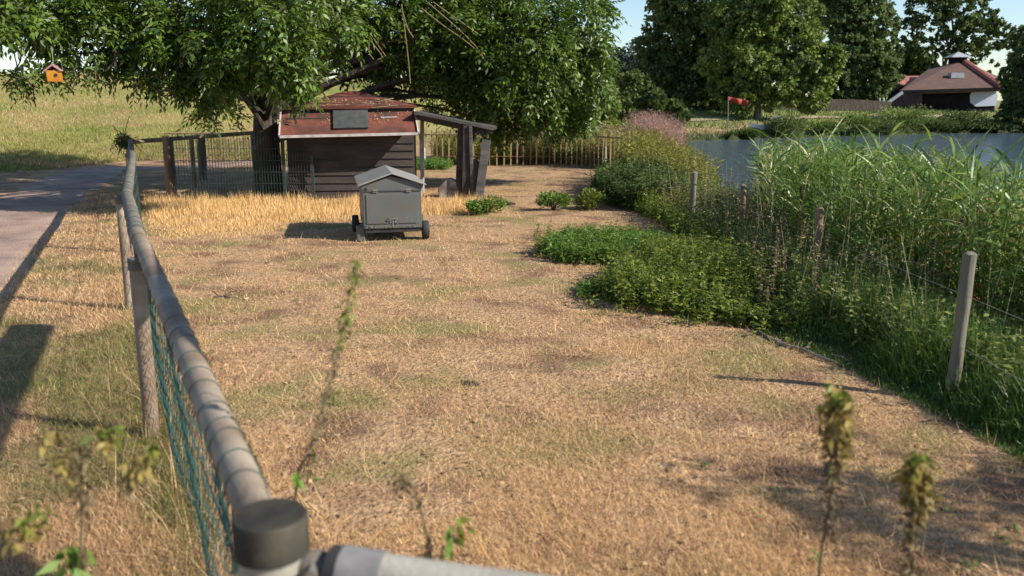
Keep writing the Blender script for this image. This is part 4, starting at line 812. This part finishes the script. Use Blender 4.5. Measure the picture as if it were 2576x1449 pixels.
# small nettle clumps standing alone in the paddock
for i, (px, py, w_, h_, lb) in enumerate([(1224, 538, .62, .30, 'small green nettle clump beside the leaning board'), (1392, 530, .50, .30, 'round green nettle clump standing alone in the middle of the dry grass'), (1478, 526, .50, .34, 'dark green nettle clump nearest the fence bushes'), (1560, 512, .6, .3, 'low dark clump at the foot of the bank shrubs')]):
    p = atz(px, py, 0); bush('nettle_clump', px, py, p.y, w_, h_, 1100, .05, lb, 'nettlegreen' if i < 2 else 'nettle', 60+i, zb=0.0, group='nettle clumps in the paddock')
# sticks, plank, droppings
def stick(pts, rad, lb, m_='postw', cat='branch'):
    P = [atz(px, py, 0)+Vector((0, 0, rad*1.1)) for px, py in pts]; P = smooth(P, 5); mb = MB(); n = len(P); mb.tube(P, [rad*(1-.6*i/n) for i in range(n)], 7)
    for q, s in ((n//2, 1), (n//3, -1)):
        mb.tube([P[q], P[q]+Vector((.06*s, .05, .03)), P[q]+Vector((.1*s, .12, .02))], rad*.4, 5)
    o = mb.build('fallen_branch', M[m_], None, smooth=True); wobble(o.data, .006, 9); tag(o, lb, cat, 'branches lying on the grass')
stick([(1905, 838), (1960, 868), (2020, 885), (2070, 906), (2105, 918)], .014, 'long grey fallen branch along the edge of the green bank')
stick([(2125, 922), (2160, 912), (2208, 898)], .009, 'short thin branch reaching out of the bank grass')
stick([(540, 752), (560, 749), (580, 753)], .012, 'little dark stick on the left side of the paddock', 'bark')
mb = MB(); a = atz(1248, 505, 0.03); b = atz(1290, 514, .02); mb.bar(a, b, .12, .04); tag(mb.build('dark_plank', M['black'], None, bevel=.006), 'short dark plank lying right of the small nettle clump', 'plank')
mb = MB(); c = atz(1182, 968, 0); rr = random.Random(4)
for k in range(26):
    a = rr.uniform(0, 2*PI); d = rr.uniform(0, .07); q = c+Vector((math.cos(a)*d, math.sin(a)*d*.8, .004)); mb.tube([q, q+Vector((0, 0, rr.uniform(.006, .02)))], [rr.uniform(.006, .012), .003], 6)
tag(mb.build('soil_heap', M['bark'], None, smooth=True), 'small dark heap of soil in the middle of the dry paddock', 'soil heap')
mb = MB(); rr = random.Random(14)
for k in range(22): px, py = rr.choice([(1000, 1105), (1130, 1080), (700, 1120), (960, 990), (1440, 1110), (1230, 1390), (2440, 1330), (1900, 1230)]); q = atz(px+rr.uniform(-25, 25), py+rr.uniform(-10, 20), 0); mb.tube([q, q+Vector((rr.uniform(-.04, .04), rr.uniform(-.04, .04), rr.uniform(.04, .13)))], [.0025, .001], 4)
tag(mb.build('upright_straws', M['gold'], None), 'few long pale straws standing up from the short turf', 'straw', kind='stuff')

# ------------------------------------------------------------------ foreground weeds, out of focus
def weed(name, pts, Y, srad, clusters, label, seed, group='dry nettle stems in the foreground'):
    r = np.random.default_rng(seed); P = [at(px, py, Y+dy) for px, py, dy in pts]; g0 = P[0].copy(); g0.z = -.02; g0.x += (P[0].x-P[1].x)*.8
    root = empty(name, (g0.x, g0.y, 0), label, 'plant', group); S = smooth([g0]+P, 6); n = len(S); mb = MB(); mb.tube(S, [srad*(1-.65*i/n) for i in range(n)], 7); local(root, mb.build('stem', M['weedbrown'], root, smooth=True))
    byc = []
    for (px, py, sx, sy, cnt, sz, m_) in clusters:
        c = np.array(at(px, py, Y)); k = cnt; sc = Y/F
        q = c + np.stack([r.normal(0, sx*sc, k), r.normal(0, sx*sc, k), r.normal(0, sy*sc, k)], 1); d = r.normal(0, .6, (k, 3))+np.array([0, 0, -.9]); byc.append((m_, leaves(q, d, r.normal(size=(k, 3)), sz*r.uniform(.6, 1.3, k), sz*.42)))
    for m_, Q in byc: local(root, npmesh('leaf' if 'nettle' in m_ else 'seed_cluster', Q.reshape(-1, 3), 4, M[m_], root))
cl_ = []
for t_ in np.linspace(0, 1, 17):
    px = np.interp(t_, [0, .35, .7, 1], [770, 822, 862, 895]); py = np.interp(t_, [0, .35, .7, 1], [1180, 985, 820, 670])
    cl_ += [(px+4, py, 7, 13, 12, .020, 'weedbrown' if t_ < .62 else 'nettle')]
cl_ += [(755, 1190, 10, 8, 8, .04, 'nettlegreen'), (845, 985, 6, 8, 6, .025, 'nettle'), (890, 680, 6, 14, 18, .02, 'nettle'), (790, 1135, 6, 6, 5, .03, 'nettle'), (875, 800, 8, 8, 8, .024, 'nettle')]
weed('tall_nettle', [(742, 1275, 0), (780, 1130, .02), (832, 960, .05), (868, 800, .08), (896, 658, .1)], 1.95, .0045, cl_, 'tall thin brown stem with tiny green leaves leaning over the fence rail', 71)
weed('tall_nettle', [(1085, 1440, 0), (1072, 1340, .0), (1055, 1270, .02), (1035, 1215, .03), (985, 1175, .04)], 1.75, .005, [(1020, 1210, 20, 14, 30, .022, 'weedbrown'), (1048, 1250, 12, 18, 26, .02, 'weedbrown'), (1070, 1370, 10, 25, 16, .018, 'weedbrown'), (1085, 1400, 18, 12, 22, .022, 'weedbrown'), (1000, 1190, 14, 10, 18, .02, 'weedbrown')], 'short withered brown stem bending left just right of the post cap', 72)
weed('tall_nettle', [(1110, 1440, 0), (1125, 1390, 0), (1145, 1330, .02)], 1.7, .003, [(1135, 1350, 9, 14, 8, .045, 'nettlegreen'), (1165, 1328, 14, 7, 8, .045, 'nettle'), (1110, 1415, 16, 8, 8, .03, 'nettle')], 'small nettle shoot with bright green leaves at the bottom middle', 73)
def droop(px, py, hgt, w_, top_, sd_, lb, Y):
    cs = [(px, py+8, w_*.8, hgt*.08, 26, .036, top_), (px+14, py+30, w_, 12, 20, .036, 'tassel'), (px-12, py+40, w_, 14, 24, .036, 'tassel'), (px, py+hgt*.28, w_*1.05, hgt*.14, 90, .032, 'tassel'), (px+3, py+hgt*.5, w_*1.05, hgt*.14, 90, .032, 'tassel'), (px, py+hgt*.62, w_*.9, hgt*.12, 60, .028, 'weedbrown'), (px+14, py+hgt*.72, w_*.4, hgt*.12, 34, .028, 'tassel'), (px-10, py+hgt*.95, w_*.6, hgt*.14, 40, .026, 'weedbrown'), (px-16, py+hgt*1.3, w_*.7, hgt*.16, 40, .026, 'weedbrown'), (px-16, py+hgt*1.7, w_*.6, hgt*.2, 36, .026, 'weedbrown'), (px-8, py+hgt*1.1, 8, 8, 5, .03, 'nettlegreen')]
    weed('tall_nettle', [(px-45, py+hgt*2.4, 0), (px-25, py+hgt*1.7, 0), (px-6, py+hgt, .02), (px+4, py+10, .02)], Y, .005, cs, lb, sd_)
droop(2106, 985, 190, 17, 'nettle', 74, 'tall drooping nettle with yellow seed tassels right of the paddock middle', 1.95)
droop(2305, 1145, 175, 18, 'nettle', 75, 'shorter drooping nettle with yellow tassels nearest the lower right corner', 1.85)
weed('tall_nettle', [(215, 1470, 0), (205, 1380, 0), (207, 1250, .02), (200, 1110, .02)], 1.6, .006, [(200, 1150, 10, 30, 40, .022, 'weedbrown'), (208, 1260, 14, 30, 40, .024, 'weedbrown'), (262, 1085, 14, 10, 14, .035, 'nettle'), (265, 1110, 12, 25, 26, .026, 'tassel'), (375, 1130, 16, 8, 14, .035, 'nettle'), (360, 1165, 24, 18, 50, .024, 'tassel'), (340, 1200, 20, 16, 30, .026, 'weedbrown'), (140, 1095, 16, 8, 24, .03, 'tassel'), (160, 1170, 14, 30, 46, .025, 'tassel'), (80, 1300, 22, 14, 26, .03, 'nettle'), (60, 1340, 30, 14, 46, .03, 'tassel'), (175, 1395, 18, 20, 16, .05, 'nettlegreen'), (210, 1400, 16, 30, 30, .026, 'weedbrown')], 'branching blurred nettle with yellow clusters at the lower left corner', 76)

# tree behind the camera on the right, whose shade falls in the lower right corner
lobs = [(5.3, 1.75, 2.5, .38), (6.1, 2.2, 2.8, .42), (5.9, 1.2, 2.4, .45), (6.9, 1.0, 3.2, .8), (5.0, 2.3, 2.7, .22)]
root = tree('lakeside_alder', (7.0, .2, -.1), .12, lobs, 700, .09, 'slender tree beside the camera on the lake side, seen only by its shade', lm='leafmid', comp=5, seed=81, branches=60, wid=.35)

mb = MB(); mb.tube(smooth([(7.0, .3, 1.9), (4.8, .3, 2.5), (3.0, .8, 2.62), (1.7, 1.6, 2.5), (1.0, 2.35, 2.42), (.4, 3.8, 2.44), (-.12, 5.1, 2.45)], 5), [.115]*31, 10)  # unseen overhead limb, added to cast the broad shadow band at lower left
o = mb.build('limb', M['bark'], root, smooth=True); wobble(o.data, .015, 2, 3); local(root, o)
